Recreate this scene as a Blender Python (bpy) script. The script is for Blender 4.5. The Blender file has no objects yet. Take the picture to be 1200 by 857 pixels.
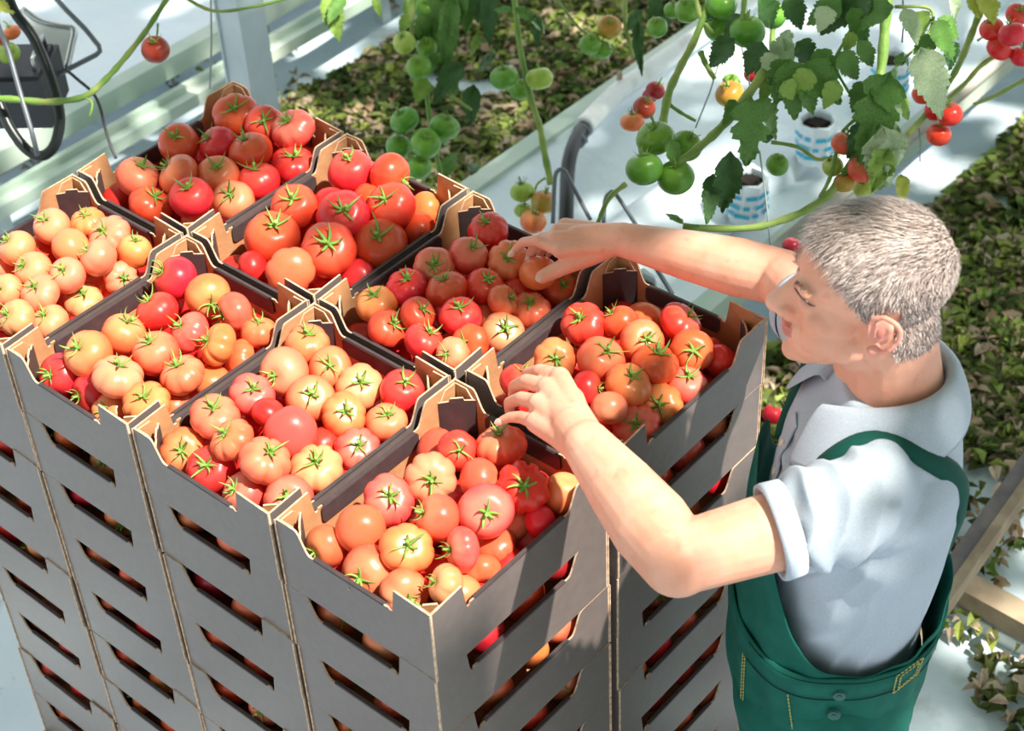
import bpy, bmesh, math, random
from math import sin, cos, pi, radians, sqrt
from mathutils import Vector, Matrix, noise
from mathutils.bvhtree import BVHTree
random.seed(7)
SC = bpy.context.scene
COL = SC.collection

# ------------------------------------------------------------------ camera
F_PX = 2066.67
R0 = Vector((0.7625952588, 0.6454924608, -0.0422842092))   # image right
R1 = Vector((0.3946125287, -0.5160049720, -0.7602761480))  # image down
R2 = Vector((-0.5125713828, 0.5630971071, -0.6482223573))  # view direction
CAM = Vector((2.31233072, -1.03899752, 1.7149616))
cd = bpy.data.cameras.new('camera'); cam = bpy.data.objects.new('camera', cd); COL.objects.link(cam)
cd.sensor_width = 36; cd.sensor_fit = 'HORIZONTAL'; cd.lens = F_PX/1200*36
cd.clip_start = .05; cd.clip_end = 100
M = Matrix((( R0.x, -R1.x, -R2.x, CAM.x), (R0.y, -R1.y, -R2.y, CAM.y), (R0.z, -R1.z, -R2.z, CAM.z), (0, 0, 0, 1)))
cam.matrix_world = M
SC.camera = cam
cd.dof.use_dof = True; cd.dof.focus_distance = 2.7; cd.dof.aperture_fstop = 6.5
# ------------------------------------------------------------------ world, sun, exposure
w = bpy.data.worlds.new('world'); SC.world = w; w.use_nodes = True
bg = w.node_tree.nodes['Background']; bg.inputs[0].default_value = (.90, .95, 1, 1); bg.inputs[1].default_value = .86
SUN_TO = Vector((.52, .10, .85)).normalized()
sd = bpy.data.lights.new('sun', 'SUN'); sd.energy = 7.2; sd.angle = radians(1.2); sd.color = (1, .95, .86)
sun = bpy.data.objects.new('sun', sd); COL.objects.link(sun); sun.location = (4, -2, 6)
sun.rotation_euler = SUN_TO.to_track_quat('Z', 'Y').to_euler()
SC.view_settings.view_transform = 'Standard'; SC.view_settings.look = 'None'
SC.view_settings.exposure = 0.36; SC.view_settings.gamma = 1; SC.view_settings.use_curve_mapping = False

# ------------------------------------------------------------------ helpers
def ray(x, y): return R0*((x-600)/F_PX) + R1*((y-428.5)/F_PX) + R2
def at(x, y, z=None, d=None):
    """world point behind a photograph position: on the height z, or at depth d (real metres)"""
    r = ray(x, y)
    return CAM + r*((z-CAM.z)/r.z) if z is not None else CAM + r*d
def depth(p): return (p-CAM).dot(R2)

def mat(name, color, rough=.5, spec=.5, metal=0, nz=None, bump=None, sss=0, coat=0, emit=None):
    """nz = (scale, colour2, lo, hi) noise mix ; bump = (scale, strength)"""
    m = bpy.data.materials.new(name); m.use_nodes = True; nt = m.node_tree; N = nt.nodes; L = nt.links
    b = N['Principled BSDF']; b.inputs['Base Color'].default_value = (*color, 1)
    b.inputs['Roughness'].default_value = rough; b.inputs['Metallic'].default_value = metal
    b.inputs['Specular IOR Level'].default_value = spec; b.inputs['Coat Weight'].default_value = coat
    tc = N.new('ShaderNodeTexCoord')
    if sss:
        b.inputs['Subsurface Weight'].default_value = sss; b.inputs['Subsurface Scale'].default_value = .006
        b.inputs['Subsurface Radius'].default_value = (1, .35, .2)
    if nz:
        lay = nz if isinstance(nz, list) else [nz]
        prev = None
        for sc, c2, lo, hi in lay:
            t = N.new('ShaderNodeTexNoise'); t.inputs['Scale'].default_value = sc; t.inputs['Detail'].default_value = 5
            L.new(tc.outputs['Object'], t.inputs['Vector'])
            mr = N.new('ShaderNodeMapRange'); mr.inputs[1].default_value = lo; mr.inputs[2].default_value = hi
            L.new(t.outputs[0], mr.inputs[0])
            mx = N.new('ShaderNodeMix'); mx.data_type = 'RGBA'
            mx.inputs[6].default_value = (*color, 1); mx.inputs[7].default_value = (*c2, 1)
            if prev: L.new(prev, mx.inputs[6])
            L.new(mr.outputs[0], mx.inputs[0]); prev = mx.outputs[2]
        L.new(prev, b.inputs['Base Color'])
    if bump:
        t = N.new('ShaderNodeTexNoise'); t.inputs['Scale'].default_value = bump[0]; t.inputs['Detail'].default_value = 4
        L.new(tc.outputs['Object'], t.inputs['Vector'])
        bp = N.new('ShaderNodeBump'); bp.inputs['Strength'].default_value = bump[1]; bp.inputs['Distance'].default_value = .01
        L.new(t.outputs[0], bp.inputs['Height']); L.new(bp.outputs[0], b.inputs['Normal'])
    return m

def tomato_mat(name, base, shoulder, rough=.36, s0=.012, s1=.036):
    """skin colour with paler shoulders round the stem (local +z) and a hue that differs from fruit to fruit"""
    m = bpy.data.materials.new(name); m.use_nodes = True; nt = m.node_tree; N = nt.nodes; L = nt.links
    b = N['Principled BSDF']; b.inputs['Roughness'].default_value = rough; b.inputs['Coat Weight'].default_value = .3; b.inputs['Specular IOR Level'].default_value = .3
    b.inputs['Coat Roughness'].default_value = .2
    b.inputs['Subsurface Weight'].default_value = .05; b.inputs['Subsurface Scale'].default_value = .006
    tc = N.new('ShaderNodeTexCoord'); sp = N.new('ShaderNodeSeparateXYZ'); L.new(tc.outputs['Object'], sp.inputs[0])
    t = N.new('ShaderNodeTexNoise'); t.inputs['Scale'].default_value = 28; L.new(tc.outputs['Object'], t.inputs['Vector'])
    ad = N.new('ShaderNodeMath'); ad.operation = 'MULTIPLY_ADD'; ad.inputs[1].default_value = .03
    L.new(t.outputs[0], ad.inputs[0]); L.new(sp.outputs[2], ad.inputs[2])
    mr = N.new('ShaderNodeMapRange'); mr.inputs[1].default_value = s0+.012; mr.inputs[2].default_value = s1+.012
    L.new(ad.outputs[0], mr.inputs[0])
    mx = N.new('ShaderNodeMix'); mx.data_type = 'RGBA'; mx.inputs[6].default_value = (*base, 1); mx.inputs[7].default_value = (*shoulder, 1)
    L.new(mr.outputs[0], mx.inputs[0])
    oi = N.new('ShaderNodeObjectInfo'); hs = N.new('ShaderNodeHueSaturation')
    m2 = N.new('ShaderNodeMapRange'); m2.inputs[3].default_value = .492; m2.inputs[4].default_value = .515
    L.new(oi.outputs['Random'], m2.inputs[0]); L.new(m2.outputs[0], hs.inputs['Hue'])
    L.new(mx.outputs[2], hs.inputs['Color']); L.new(hs.outputs[0], b.inputs['Base Color'])
    return m

MT = {
 'print': mat('dark_printed_card', (.160, .124, .113), .36, .9, nz=(60, (.186, .147, .134), .4, .8), bump=(220, .05)),
 'print_shaded': mat('dark_printed_card_shaded', (.060, .043, .045), .5, .4, nz=(60, (.078, .058, .058), .4, .8), bump=(220, .05)),  # same print as outside, with the shade inside the crate put into its colour
 'kraft': mat('kraft_card', (.47, .235, .105), .75, .3, nz=(40, (.56, .31, .15), .35, .7), bump=(160, .08)),
 'cut': mat('cut_card_edge', (.52, .34, .22), .8, .2, nz=(90, (.72, .54, .39), .4, .6)),
 'calyx': mat('calyx_green', (.17, .34, .05), .5, .3, nz=(60, (.40, .50, .14), .35, .75)),
 'stem': mat('vine_green', (.16, .29, .055), .5, .3, nz=(14, (.36, .42, .12), .4, .7), bump=(80, .2)),
 'film': mat('white_ground_film', (.60, .73, .81), .33, .5, nz=[(3.0, (.76, .86, .90), .35, .7), (9, (.40, .42, .34), .6, .8), (25, (.30, .26, .16), .69, .8)], bump=(7, .9)),
 'slabfilm': mat('white_slab_film', (.70, .81, .88), .35, .5, nz=(6, (.78, .87, .9), .35, .7), bump=(9, .9)),
 'rail': mat('pale_green_rail', (.42, .55, .45), .3, .5, nz=(4, (.6, .68, .58), .4, .65)),
 'beige': mat('beige_rail', (.52, .5, .43), .4, .5, nz=(8, (.42, .39, .33), .45, .6)),
 'pipe': mat('white_painted_pipe', (.82, .85, .84), .3, .5, nz=(20, (.7, .73, .7), .5, .65)),
 'post': mat('galvanised_post', (.47, .56, .6), .4, .5, nz=(6, (.58, .66, .69), .4, .65)),
 'black': mat('black_rubber', (.012, .016, .015), .35, .5),
 'dgrey': mat('dark_grey_plastic', (.03, .032, .04), .45, .5),
 'wire': mat('grey_wire', (.17, .19, .21), .4, .5, .3),
 'string': mat('grey_twine', (.30, .36, .36), .7, .3),
 'wood': mat('weathered_wood', (.30, .22, .15), .7, .3, nz=(12, (.42, .33, .22), .4, .6)),
 'wooddark': mat('weathered_wood_dark', (.13, .115, .12), .6, .3, nz=(12, (.2, .17, .16), .4, .6)),
 'blue': mat('blue_print', (.04, .45, .68), .5, .4),
 'soil': mat('dark_growing_medium', (.025, .018, .015), .9, .2, bump=(60, 1)),
 'litter_g': mat('litter_green', (.17, .26, .05), .6, .3, nz=(5, (.42, .47, .1), .4, .65)),
 'litter_d': mat('litter_dark', (.055, .085, .02), .7, .3, nz=(5, (.13, .15, .04), .4, .6)),
 'litter_b': mat('litter_brown', (.36, .25, .15), .8, .2, nz=(5, (.62, .5, .38), .4, .6)),
 'skin': mat('skin', (.77, .36, .235), .5, .4, nz=[(18, (.83, .45, .32), .4, .7), (45, (.68, .26, .17), .6, .85)], sss=.12, bump=(260, .06)),
 'lip': mat('lip_skin', (.62, .22, .17), .45, .4, sss=.1),
 'ear': mat('ear_skin', (.76, .33, .25), .5, .4, sss=.15),
 'nail': mat('fingernail', (.8, .52, .43), .25, .5),
 'eye': mat('eye_white', (.7, .66, .62), .2, .5),
 'hairc': mat('scalp_hair_cap', (.22, .165, .15), .8, .2, nz=(70, (.42, .31, .27), .35, .65)),  # grey-brown cap colour beneath the strands
 'hair1': mat('grey_hair', (.42, .32, .285), .42, .4),
 'hair2': mat('silver_hair', (.72, .61, .55), .4, .4),
 'hair3': mat('brown_grey_hair', (.13, .10, .092), .45, .4),
 'shirt': mat('pale_grey_blue_jersey', (.41, .475, .55), .85, .2, nz=(500, (.49, .55, .62), .35, .65), bump=(700, .12)),
 'button': mat('cream_button', (.75, .68, .5), .4, .4),
 'overall': mat('green_workwear_cotton', (.004, .105, .078), .75, .25, nz=(30, (.008, .135, .10), .35, .65), bump=(600, .2)),
 'overdark': mat('green_workwear_strap', (.003, .07, .05), .7, .25, bump=(500, .2)),
 'stitch': mat('yellow_thread', (.5, .46, .16), .7, .2),
 'gbutton': mat('green_metal_button', (.02, .11, .09), .35, .5),
 'boot': mat('black_boot', (.02, .02, .02), .5, .4),
 'tray': mat('milky_plastic', (.62, .66, .62), .3, .5),
 'chrome': mat('chrome', (.6, .62, .62), .2, .5, .9),
}
for nm, c1, c2 in (('leaf_mid', (.075, .20, .03), (.14, .30, .05)), ('leaf_dark', (.03, .10, .018), (.06, .16, .03)),
                   ('leaf_pale', (.42, .56, .28), (.62, .74, .48)), ('leaf_bright', (.19, .36, .05), (.33, .47, .09)),
                   ('leaf_yellow', (.45, .5, .05), (.6, .6, .12))):
    MT[nm] = mat(nm, c1, .42, .4, nz=(35, c2, .35, .68), bump=(90, .25))
    b = MT[nm].node_tree.nodes['Principled BSDF']; b.inputs['Subsurface Weight'].default_value = .1
TM = {
 'r': tomato_mat('tomato_red', (.72, .032, .022), (.78, .10, .05)),
 'R': tomato_mat('tomato_crimson', (.68, .012, .02), (.70, .03, .03)),
 'p': tomato_mat('tomato_pink', (.78, .10, .068), (.85, .26, .15)),
 'o': tomato_mat('tomato_orange', (.80, .14, .055), (.85, .29, .12)),
 'y': tomato_mat('tomato_pale_orange', (.82, .215, .10), (.85, .34, .175), s0=.004, s1=.034),
 'g': tomato_mat('tomato_green', (.12, .30, .025), (.20, .38, .04)),
 'l': tomato_mat('tomato_lime', (.36, .50, .06), (.5, .6, .14)),
 'd': tomato_mat('tomato_deep_red', (.36, .015, .015), (.42, .02, .02)),
 'c': tomato_mat('tomato_olive_orange', (.42, .28, .03), (.55, .2, .04)),
}

def obj(name, mesh, parent=None, loc=None):
    o = bpy.data.objects.new(name, mesh); COL.objects.link(o)
    if parent: o.parent = parent
    if loc is not None: o.location = loc
    return o
def empty(name, loc=(0, 0, 0), rz=0):
    o = bpy.data.objects.new(name, None); COL.objects.link(o); o.location = loc; o.rotation_euler = (0, 0, rz)
    o.empty_display_size = .1
    return o
def tag(o, label=None, cat=None, group=None, kind=None):
    if label: o['label'] = label
    if cat: o['category'] = cat
    if group: o['group'] = group
    if kind: o['kind'] = kind
    return o
def fin(bm, name, mats, smooth=False):
    me = bpy.data.meshes.new(name); bm.normal_update(); bm.to_mesh(me); bm.free()
    for m in (mats if isinstance(mats, (list, tuple)) else [mats]): me.materials.append(m)
    if smooth:
        for p in me.polygons: p.use_smooth = True
    return me
def box(bm, x0, x1, y0, y1, z0, z1, mi=0, T=None):
    v = [bm.verts.new((T @ Vector(p)) if T else p) for p in ((x0,y0,z0),(x1,y0,z0),(x1,y1,z0),(x0,y1,z0),(x0,y0,z1),(x1,y0,z1),(x1,y1,z1),(x0,y1,z1))]
    for f in ((3,2,1,0),(4,5,6,7),(0,1,5,4),(1,2,6,5),(2,3,7,6),(3,0,4,7)):
        bm.faces.new([v[i] for i in f]).material_index = mi
def slab(bm, pts, n, t, mf=0, mb=0, me_=0):
    """polygon (3D points) extruded by n*t; materials: start face, far face, edge"""
    a = [bm.verts.new(p) for p in pts]; c = [bm.verts.new(Vector(p)+n*t) for p in pts]
    f = bm.faces.new(a); f.material_index = mf
    f = bm.faces.new(list(reversed(c))); f.material_index = mb
    for i in range(len(a)):
        j = (i+1) % len(a)
        bm.faces.new((a[j], a[i], c[i], c[j])).material_index = me_
def tube(bm, pts, rad, seg=8, mi=0, closed=False, cap=True):
    pts = [Vector(p) for p in pts]; n = len(pts)
    rads = rad if isinstance(rad, (list, tuple)) else [rad]*n
    rings = []; up = Vector((0, 0, 1)); prev = None
    for i, p in enumerate(pts):
        a = pts[(i-1) % n] if (i or closed) else pts[0]; b = pts[(i+1) % n] if (i < n-1 or closed) else pts[-1]
        t = (b-a).normalized()
        u = t.cross(prev if prev else (up if abs(t.z) < .9 else Vector((1, 0, 0)))).normalized() if prev is None else (prev - t*prev.dot(t)).normalized()
        prev = u; v = t.cross(u)
        rings.append([bm.verts.new(p + (u*cos(2*pi*k/seg)+v*sin(2*pi*k/seg))*rads[i]) for k in range(seg)])
    for i in range(n if closed else n-1):
        A = rings[i]; B = rings[(i+1) % n]
        for k in range(seg):
            f = bm.faces.new((A[k], A[(k+1) % seg], B[(k+1) % seg], B[k])); f.material_index = mi; f.smooth = True
    if cap and not closed:
        bm.faces.new(list(reversed(rings[0]))).material_index = mi; bm.faces.new(rings[-1]).material_index = mi
def smoothline(pts, k=4):
    """Catmull-Rom through the points"""
    P = [Vector(p) for p in pts]; out = []
    for i in range(len(P)-1):
        p0 = P[max(i-1, 0)]; p1 = P[i]; p2 = P[i+1]; p3 = P[min(i+2, len(P)-1)]
        for j in range(k):
            t = j/k
            out.append(.5*((2*p1)+(p2-p0)*t+(2*p0-5*p1+4*p2-p3)*t*t+(3*p1-p0-3*p2+p3)*t**3))
    return out+[P[-1]]
ORD = ['first', 'second', 'third', 'fourth', 'fifth', 'sixth', 'seventh', 'eighth', 'ninth', 'tenth']

# ------------------------------------------------------------------ ground and growing rows (rows run along +y)
FLOOR = -1.3
bm = bmesh.new()
NX, NY = 90, 120
def gz(x, y): return FLOOR + .02*noise.noise(Vector((x*2.2, y*2.2, 0))) + .008*noise.noise(Vector((x*9, y*9, 3)))
vs = [[bm.verts.new((-5+9*i/NX, -3+12*j/NY, gz(-5+9*i/NX, -3+12*j/NY))) for i in range(NX+1)] for j in range(NY+1)]
for j in range(NY):
    for i in range(NX): bm.faces.new((vs[j][i], vs[j][i+1], vs[j+1][i+1], vs[j+1][i]))
o = obj('floor', fin(bm, 'floor', MT['film'], True)); tag(o, 'white plastic film covering the greenhouse floor', kind='structure')

def gutter(name, xs, y0, y1, zt, label, slab_x=None, mrail='rail'):
    """a growing gutter: film covered bench with a rail on each side"""
    t = empty(name, ((xs[0]+xs[1])/2, y0, FLOOR)); tag(t, label, 'growing gutter'); T = Vector(t.location)
    bm = bmesh.new(); n = 60; k = 14
    rows = []
    for j in range(n+1):
        y = y0+(y1-y0)*j/n; row = []
        for i in range(k+1):
            x = xs[0]+(xs[1]-xs[0])*i/k
            z = zt + .010*noise.noise(Vector((x*8, y*5, 1))) - .02*(1-((i/k)*2-1)**2)
            row.append(bm.verts.new(Vector((x, y, z))-T))
        rows.append(row)
    for j in range(n):
        for i in range(k): bm.faces.new((rows[j][i], rows[j][i+1], rows[j+1][i+1], rows[j+1][i]))
    obj('film_cover', fin(bm, 'film_cover', MT['slabfilm'], True), t)
    for x in xs:
        bm = bmesh.new()
        box(bm, x-.028-T.x, x+.028-T.x, 0, y1-y0, zt-T.z-.055, zt-T.z+.012)
        box(bm, x-.040-T.x, x-.028-T.x, 0, y1-y0, zt-T.z-.055, zt-T.z-.012)
        obj('rail', fin(bm, 'rail', MT[mrail]), t)
    for y in [y0+.9+1.6*i for i in range(int((y1-y0-1)/1.6)+1)]:
        for x in xs:
            bm = bmesh.new(); box(bm, x-.02-T.x, x+.02-T.x, y-y0-.02, y-y0+.02, 0, zt-T.z-.05)
            obj('support_leg', fin(bm, 'support_leg', MT['post']), t)
    if slab_x:
        bm = bmesh.new(); rows = []; n = 80
        for j in range(n+1):
            y = y0+(y1-y0)*j/n; row = []; pin = .02*abs(sin(y*pi/1.0))**.3
            for i in range(9):
                a = pi*i/8; x = (slab_x[0]+slab_x[1])/2 - cos(a)*(slab_x[1]-slab_x[0])/2
                row.append(bm.verts.new(Vector((x, y, zt-.012+(.05+pin)*sin(a)**.5 + .006*noise.noise(Vector((x*14, y*9, 2)))))-T))
            rows.append(row)
        for j in range(n):
            for i in range(8): bm.faces.new((rows[j][i], rows[j][i+1], rows[j+1][i+1], rows[j+1][i]))
        obj('grow_slab', fin(bm, 'grow_slab', MT['slabfilm'], True), t)
    return t
gB = gutter('growing_gutter', (-.40, .40), 1.25, 7.5, -1.0, 'white film covered growing gutter with pots, running behind the stacked crates', (.0, .27))
gA = gutter('growing_gutter', (-2.35, -1.60), .2, 7.5, -1.0, 'white film covered growing gutter with pale green rail behind the black hose loop')
# beige pipe rail along the far side of the potted gutter
bm = bmesh.new(); tube(bm, [(.425, 1.9, -.975), (.425, 7.5, -.975)], .02, 12)
obj('beige_edge_pipe', fin(bm, 'beige_edge_pipe', MT['beige']), None); tag(bpy.data.objects['beige_edge_pipe'], 'beige pipe along the right edge of the potted gutter', 'pipe')
# second pale rail of the left gutter, lower and nearer
bm = bmesh.new(); box(bm, -1.50, -1.46, .6, 6, -1.11, -1.07); box(bm, -1.52, -1.50, .6, 6, -1.11, -1.05)
o = obj('lower_rail', fin(bm, 'lower_rail', MT['rail'])); tag(o, 'thin pale green rail beside and below the left gutter', 'rail')
# post
p = Vector((-1.19, 1.76, FLOOR))
bm = bmesh.new(); box(bm, -.045, .045, -.04, .04, 0, 2.9); box(bm, .045, .052, -.048, .048, 0, 2.9); box(bm, -.052, -.045, -.048, .048, 0, 2.9)
o = obj('steel_post', fin(bm, 'steel_post', MT['post']), None, p); tag(o, 'pale grey square steel post behind the back left crate', 'post')
# white pipe, clamp and black hose on the near rail of the potted gutter
pp = [at(x, y, -.945) for x, y in ((684, 149), (698, 134), (722, 110), (746, 93))]
dirp = Vector((0, 1, 0)); pp.append(pp[-1]+dirp*4)
t = empty('heating_pipe', pp[0]); tag(t, 'white painted heating pipe ending in a clamp above the gutter rail', 'pipe')
bm = bmesh.new(); tube(bm, [q-pp[0] for q in smoothline(pp[:4], 5)+pp[4:]], .029, 16); obj('pipe', fin(bm, 'pipe', MT['pipe']), t)
bm = bmesh.new(); a = at(726, 97, -.93); tube(bm, [a-pp[0]+Vector((0, 0, -.01)), a-pp[0]+Vector((0, 0, .035))], .008, 8); obj('valve_stub', fin(bm, 'valve_stub', MT['wood']), t)
hp = [at(x, y, z) for x, y, z in ((684, 149, -.945), (677, 160, -.93), (669, 180, -.925), (665, 205, -.94), (664, 240, -.96), (662, 285, -1.02), (658, 330, -1.1))]
t = empty('rubber_hose', hp[-1]); tag(t, 'black rubber hose hanging from the end of the white pipe', 'hose')
bm = bmesh.new(); tube(bm, [q-hp[-1] for q in smoothline(hp, 6)], .0195, 14); obj('hose', fin(bm, 'hose', MT['black']), t)
for i in (1,):
    for k in (0, 1):
        q = hp[0].lerp(hp[2], .18+.34*k); dq = (hp[2]-hp[0]).normalized()
        bm = bmesh.new(); tube(bm, [q-hp[-1]-dq*.005, q-hp[-1]+dq*.005], .0235, 14)
        e = q-hp[-1]+R0*.021; box(bm, e.x-.006, e.x+.006, e.y-.006, e.y+.006, e.z-.006, e.z+.006)
        obj('hose_clamp', fin(bm, 'hose_clamp', MT['wire']), t)
# wire stakes
for pts, lab in ((((648, 262, 3.85), (650, 212, 3.85), (654, 200, 3.85), (661, 200, 3.85), (668, 212, 3.85), (692, 258, 3.87)), 'grey bent wire stake in front of the black hose'),
                 (((707, 262, 3.8), (709, 236, 3.8), (714, 227, 3.8), (722, 228, 3.8), (748, 268, 3.82)), 'grey bent wire stake just right of the black hose above the hand'),
                 (((755, 298, 3.5), (766, 310, 3.5), (788, 345, 3.52)), 'grey wire rod seen under the raised forearm')):
    P = [at(*q[:2], d=q[2]) for q in pts]; bm = bmesh.new(); tube(bm, [q-P[0] for q in smoothline(P, 4)], .0048, 8)
    tag(obj('wire_stake', fin(bm, 'wire_stake', MT['wire'], True), None, P[0]), lab, 'wire stake')
# right: rail of the next row, timber and white beam
A = at(1092, 702, -1.0); B = Vector((A.x-.10, A.y+1.3, -1.0)); dA = (B-A).normalized()
t = empty('timber_rail', A-dA*.5); tag(t, 'weathered two tone timber rail slanting behind the man', 'rail')
T = Matrix.Rotation(math.atan2(dA.y, dA.x), 4, 'Z')
bm = bmesh.new(); box(bm, 0, 3, -.012, .022, -.03, .0, 0, T); obj('dark_edge', fin(bm, 'dark_edge', MT['wooddark']), t)
bm = bmesh.new(); box(bm, 0, 3, -.034, -.012, -.045, .004, 0, T); obj('pale_edge', fin(bm, 'pale_edge', MT['wood']), t)
A = at(1108, 668, -1.2); B = at(1215, 726, -1.2); d_ = B-A
T = Matrix.Translation(A) @ Matrix.Rotation(math.atan2(d_.y, d_.x), 4, 'Z')
bm = bmesh.new(); box(bm, 0, .6, -.03, .03, -.05, .0, 0, T); o = obj('timber_block', fin(bm, 'timber_block', MT['wood'])); tag(o, 'brown timber beam on the floor meeting the slanting rail', 'beam')
A = at(1070, 672, -1.26); B = at(1215, 752, -1.26); d_ = B-A
T = Matrix.Translation(A) @ Matrix.Rotation(math.atan2(d_.y, d_.x), 4, 'Z')
bm = bmesh.new(); box(bm, 0, .7, -.028, .022, -.035, .0, 0, T); o = obj('white_beam', fin(bm, 'white_beam', MT['pipe'])); tag(o, 'white beam lying along the brown timber at the right edge', 'beam')

# harvest cart corner at top left: black hose loop, dark box, milky tray with wire frame
lp = [at(x, y, d=3.75) for x, y in ((4, -25), (16, 12), (38, 42), (55, 80), (67, 118), (70, 145), (63, 172), (48, 183), (30, 174), (12, 150), (0, 122), (-22, 70), (-22, 10))]
bm = bmesh.new(); c0 = lp[7]; P = smoothline(lp+[lp[0]], 5)[:-1]; tube(bm, [q-c0 for q in P], .0115, 12, closed=True)
tag(obj('hose_loop', fin(bm, 'hose_loop', MT['black'], True), None, c0), 'big black rubber loop hanging at the upper left edge', 'hose')
A = at(62, 150, d=3.95); T = Matrix.Rotation(radians(-52), 4, 'Z')
t = empty('machine_box', A); tag(t, 'dark grey box inside the black loop at the left edge', 'box')
bm = bmesh.new(); box(bm, -.16, .0, -.3, .0, 0, .12, 0, T); box(bm, -.15, -.01, -.29, -.01, .12, .128, 0, T); obj('housing', fin(bm, 'housing', MT['dgrey']), t)
bm = bmesh.new(); tube(bm, [T @ Vector(q) for q in ((-.13, -.02, .13), (-.13, -.02, .16), (-.03, -.02, .16), (-.03, -.02, .13))], .005, 8); obj('grip', fin(bm, 'grip', MT['chrome']), t)
A = at(75, 85, d=4.1); t = empty('plastic_tray', A); tag(t, 'milky plastic container with chrome rim beside the black loop', 'container')
C4 = [at(x, y, d=dd)-A for x, y, dd in ((24, 14, 4.15), (84, 34, 4.12), (75, 82, 4.1), (56, 84, 4.1), (38, 60, 4.12))]
bm = bmesh.new(); slab(bm, C4, R2, .05); obj('shell', fin(bm, 'shell', MT['tray']), t)
bm = bmesh.new(); tube(bm, smoothline([at(x, y, d=4.08)-A for x, y in ((26, 10), (45, 24), (68, 30), (86, 34), (84, 52), (78, 80))], 4), .008, 8); obj('rim', fin(bm, 'rim', MT['chrome'], True), t)
P = [at(x, y, d=4.0) for x, y in ((58, -10), (78, 12), (100, 34), (116, 54), (117, 60), (113, 64), (78, 82), (50, 96))]
bm = bmesh.new(); tube(bm, [q-P[0] for q in P], .006, 8); tag(obj('bent_wire', fin(bm, 'bent_wire', MT['wire'], True), None, P[0]), 'bent dark wire frame right of the milky container', 'wire frame')
P = [at(x, y, d=3.7) for x, y in ((-6, 20), (10, 60), (24, 110), (36, 150), (44, 182))]
bm = bmesh.new(); tube(bm, [q-P[0] for q in P], .0055, 8); tag(obj('metal_rod', fin(bm, 'metal_rod', MT['wire'], True), None, P[0]), 'thin grey rod crossing the black loop', 'rod')
A = at(-10, 190, -1.1); B = at(75, 140, -1.1); d_ = B-A; T = Matrix.Translation(A) @ Matrix.Rotation(math.atan2(d_.y, d_.x), 4, 'Z')
bm = bmesh.new(); box(bm, -.3, .55, -.04, .04, -.03, 0, 0, T); o = obj('plank', fin(bm, 'plank', MT['wood'])); tag(o, 'brown plank lying under the black loop', 'plank')

# pots: rockwool blocks wrapped in white film with blue print
for (px, py, yy), lab in (((877, 205, 2.18), 'white wrapped plant pot with blue print nearest the raised arm'), ((958, 138, 2.60), 'white wrapped plant pot with blue print in the middle, under large leaves'),
                    ((1046, 66, 3.05), 'white wrapped plant pot with blue print at the top right'), ((748, 330, 1.42), 'blue printed white film bag just below the raised forearm')):
    c = at(px, py, -.83)
    t = empty('plant_pot', c-Vector((0, 0, .125))); tag(t, lab, 'plant pot')
    bm = bmesh.new(); s = .050; n = 8
    lo = [bm.verts.new((s*1.0*cos(2*pi*(i+.5)/n), s*1.0*sin(2*pi*(i+.5)/n), 0)) for i in range(n)]
    up = [bm.verts.new((s*1.06*cos(2*pi*(i+.5)/n), s*1.06*sin(2*pi*(i+.5)/n), .12+.006*(-1)**i)) for i in range(n)]
    inn = [bm.verts.new((s*.9*cos(2*pi*(i+.5)/n), s*.9*sin(2*pi*(i+.5)/n), .118)) for i in range(n)]
    bt = [bm.verts.new((s*.85*cos(2*pi*(i+.5)/n), s*.85*sin(2*pi*(i+.5)/n), .085)) for i in range(n)]
    for i in range(n):
        j = (i+1) % n
        bm.faces.new((lo[i], lo[j], up[j], up[i])); bm.faces.new((up[i], up[j], inn[j], inn[i])); bm.faces.new((inn[i], inn[j], bt[j], bt[i]))
    obj('wrapper', fin(bm, 'wrapper', MT['slabfilm']), t)
    bm = bmesh.new(); vs = [bm.verts.new((s*.86*cos(2*pi*(i+.5)/n), s*.86*sin(2*pi*(i+.5)/n), .1)) for i in range(n)]; bm.faces.new(vs)
    box(bm, -.02, .02, -.02, .02, .1, .112); obj('growing_medium', fin(bm, 'growing_medium', MT['soil']), t)
    bm = bmesh.new()
    for row, z in enumerate((.03, .055, .085)):
        for k in range(7):
            a = radians(-150+40*k+13*row); ln = .008+.006*((k+row) % 3)
            q = Vector((cos(a), sin(a), 0))*s*1.045; tg = Vector((-sin(a), cos(a), 0))
            vs = [bm.verts.new(q+tg*sx*ln+Vector((0, 0, z+sz*.006))) for sx, sz in ((-1, -1), (1, -1), (1, 1), (-1, 1))]
            bm.faces.new(vs)
    obj('blue_print', fin(bm, 'blue_print', MT['blue']), t)

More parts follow.
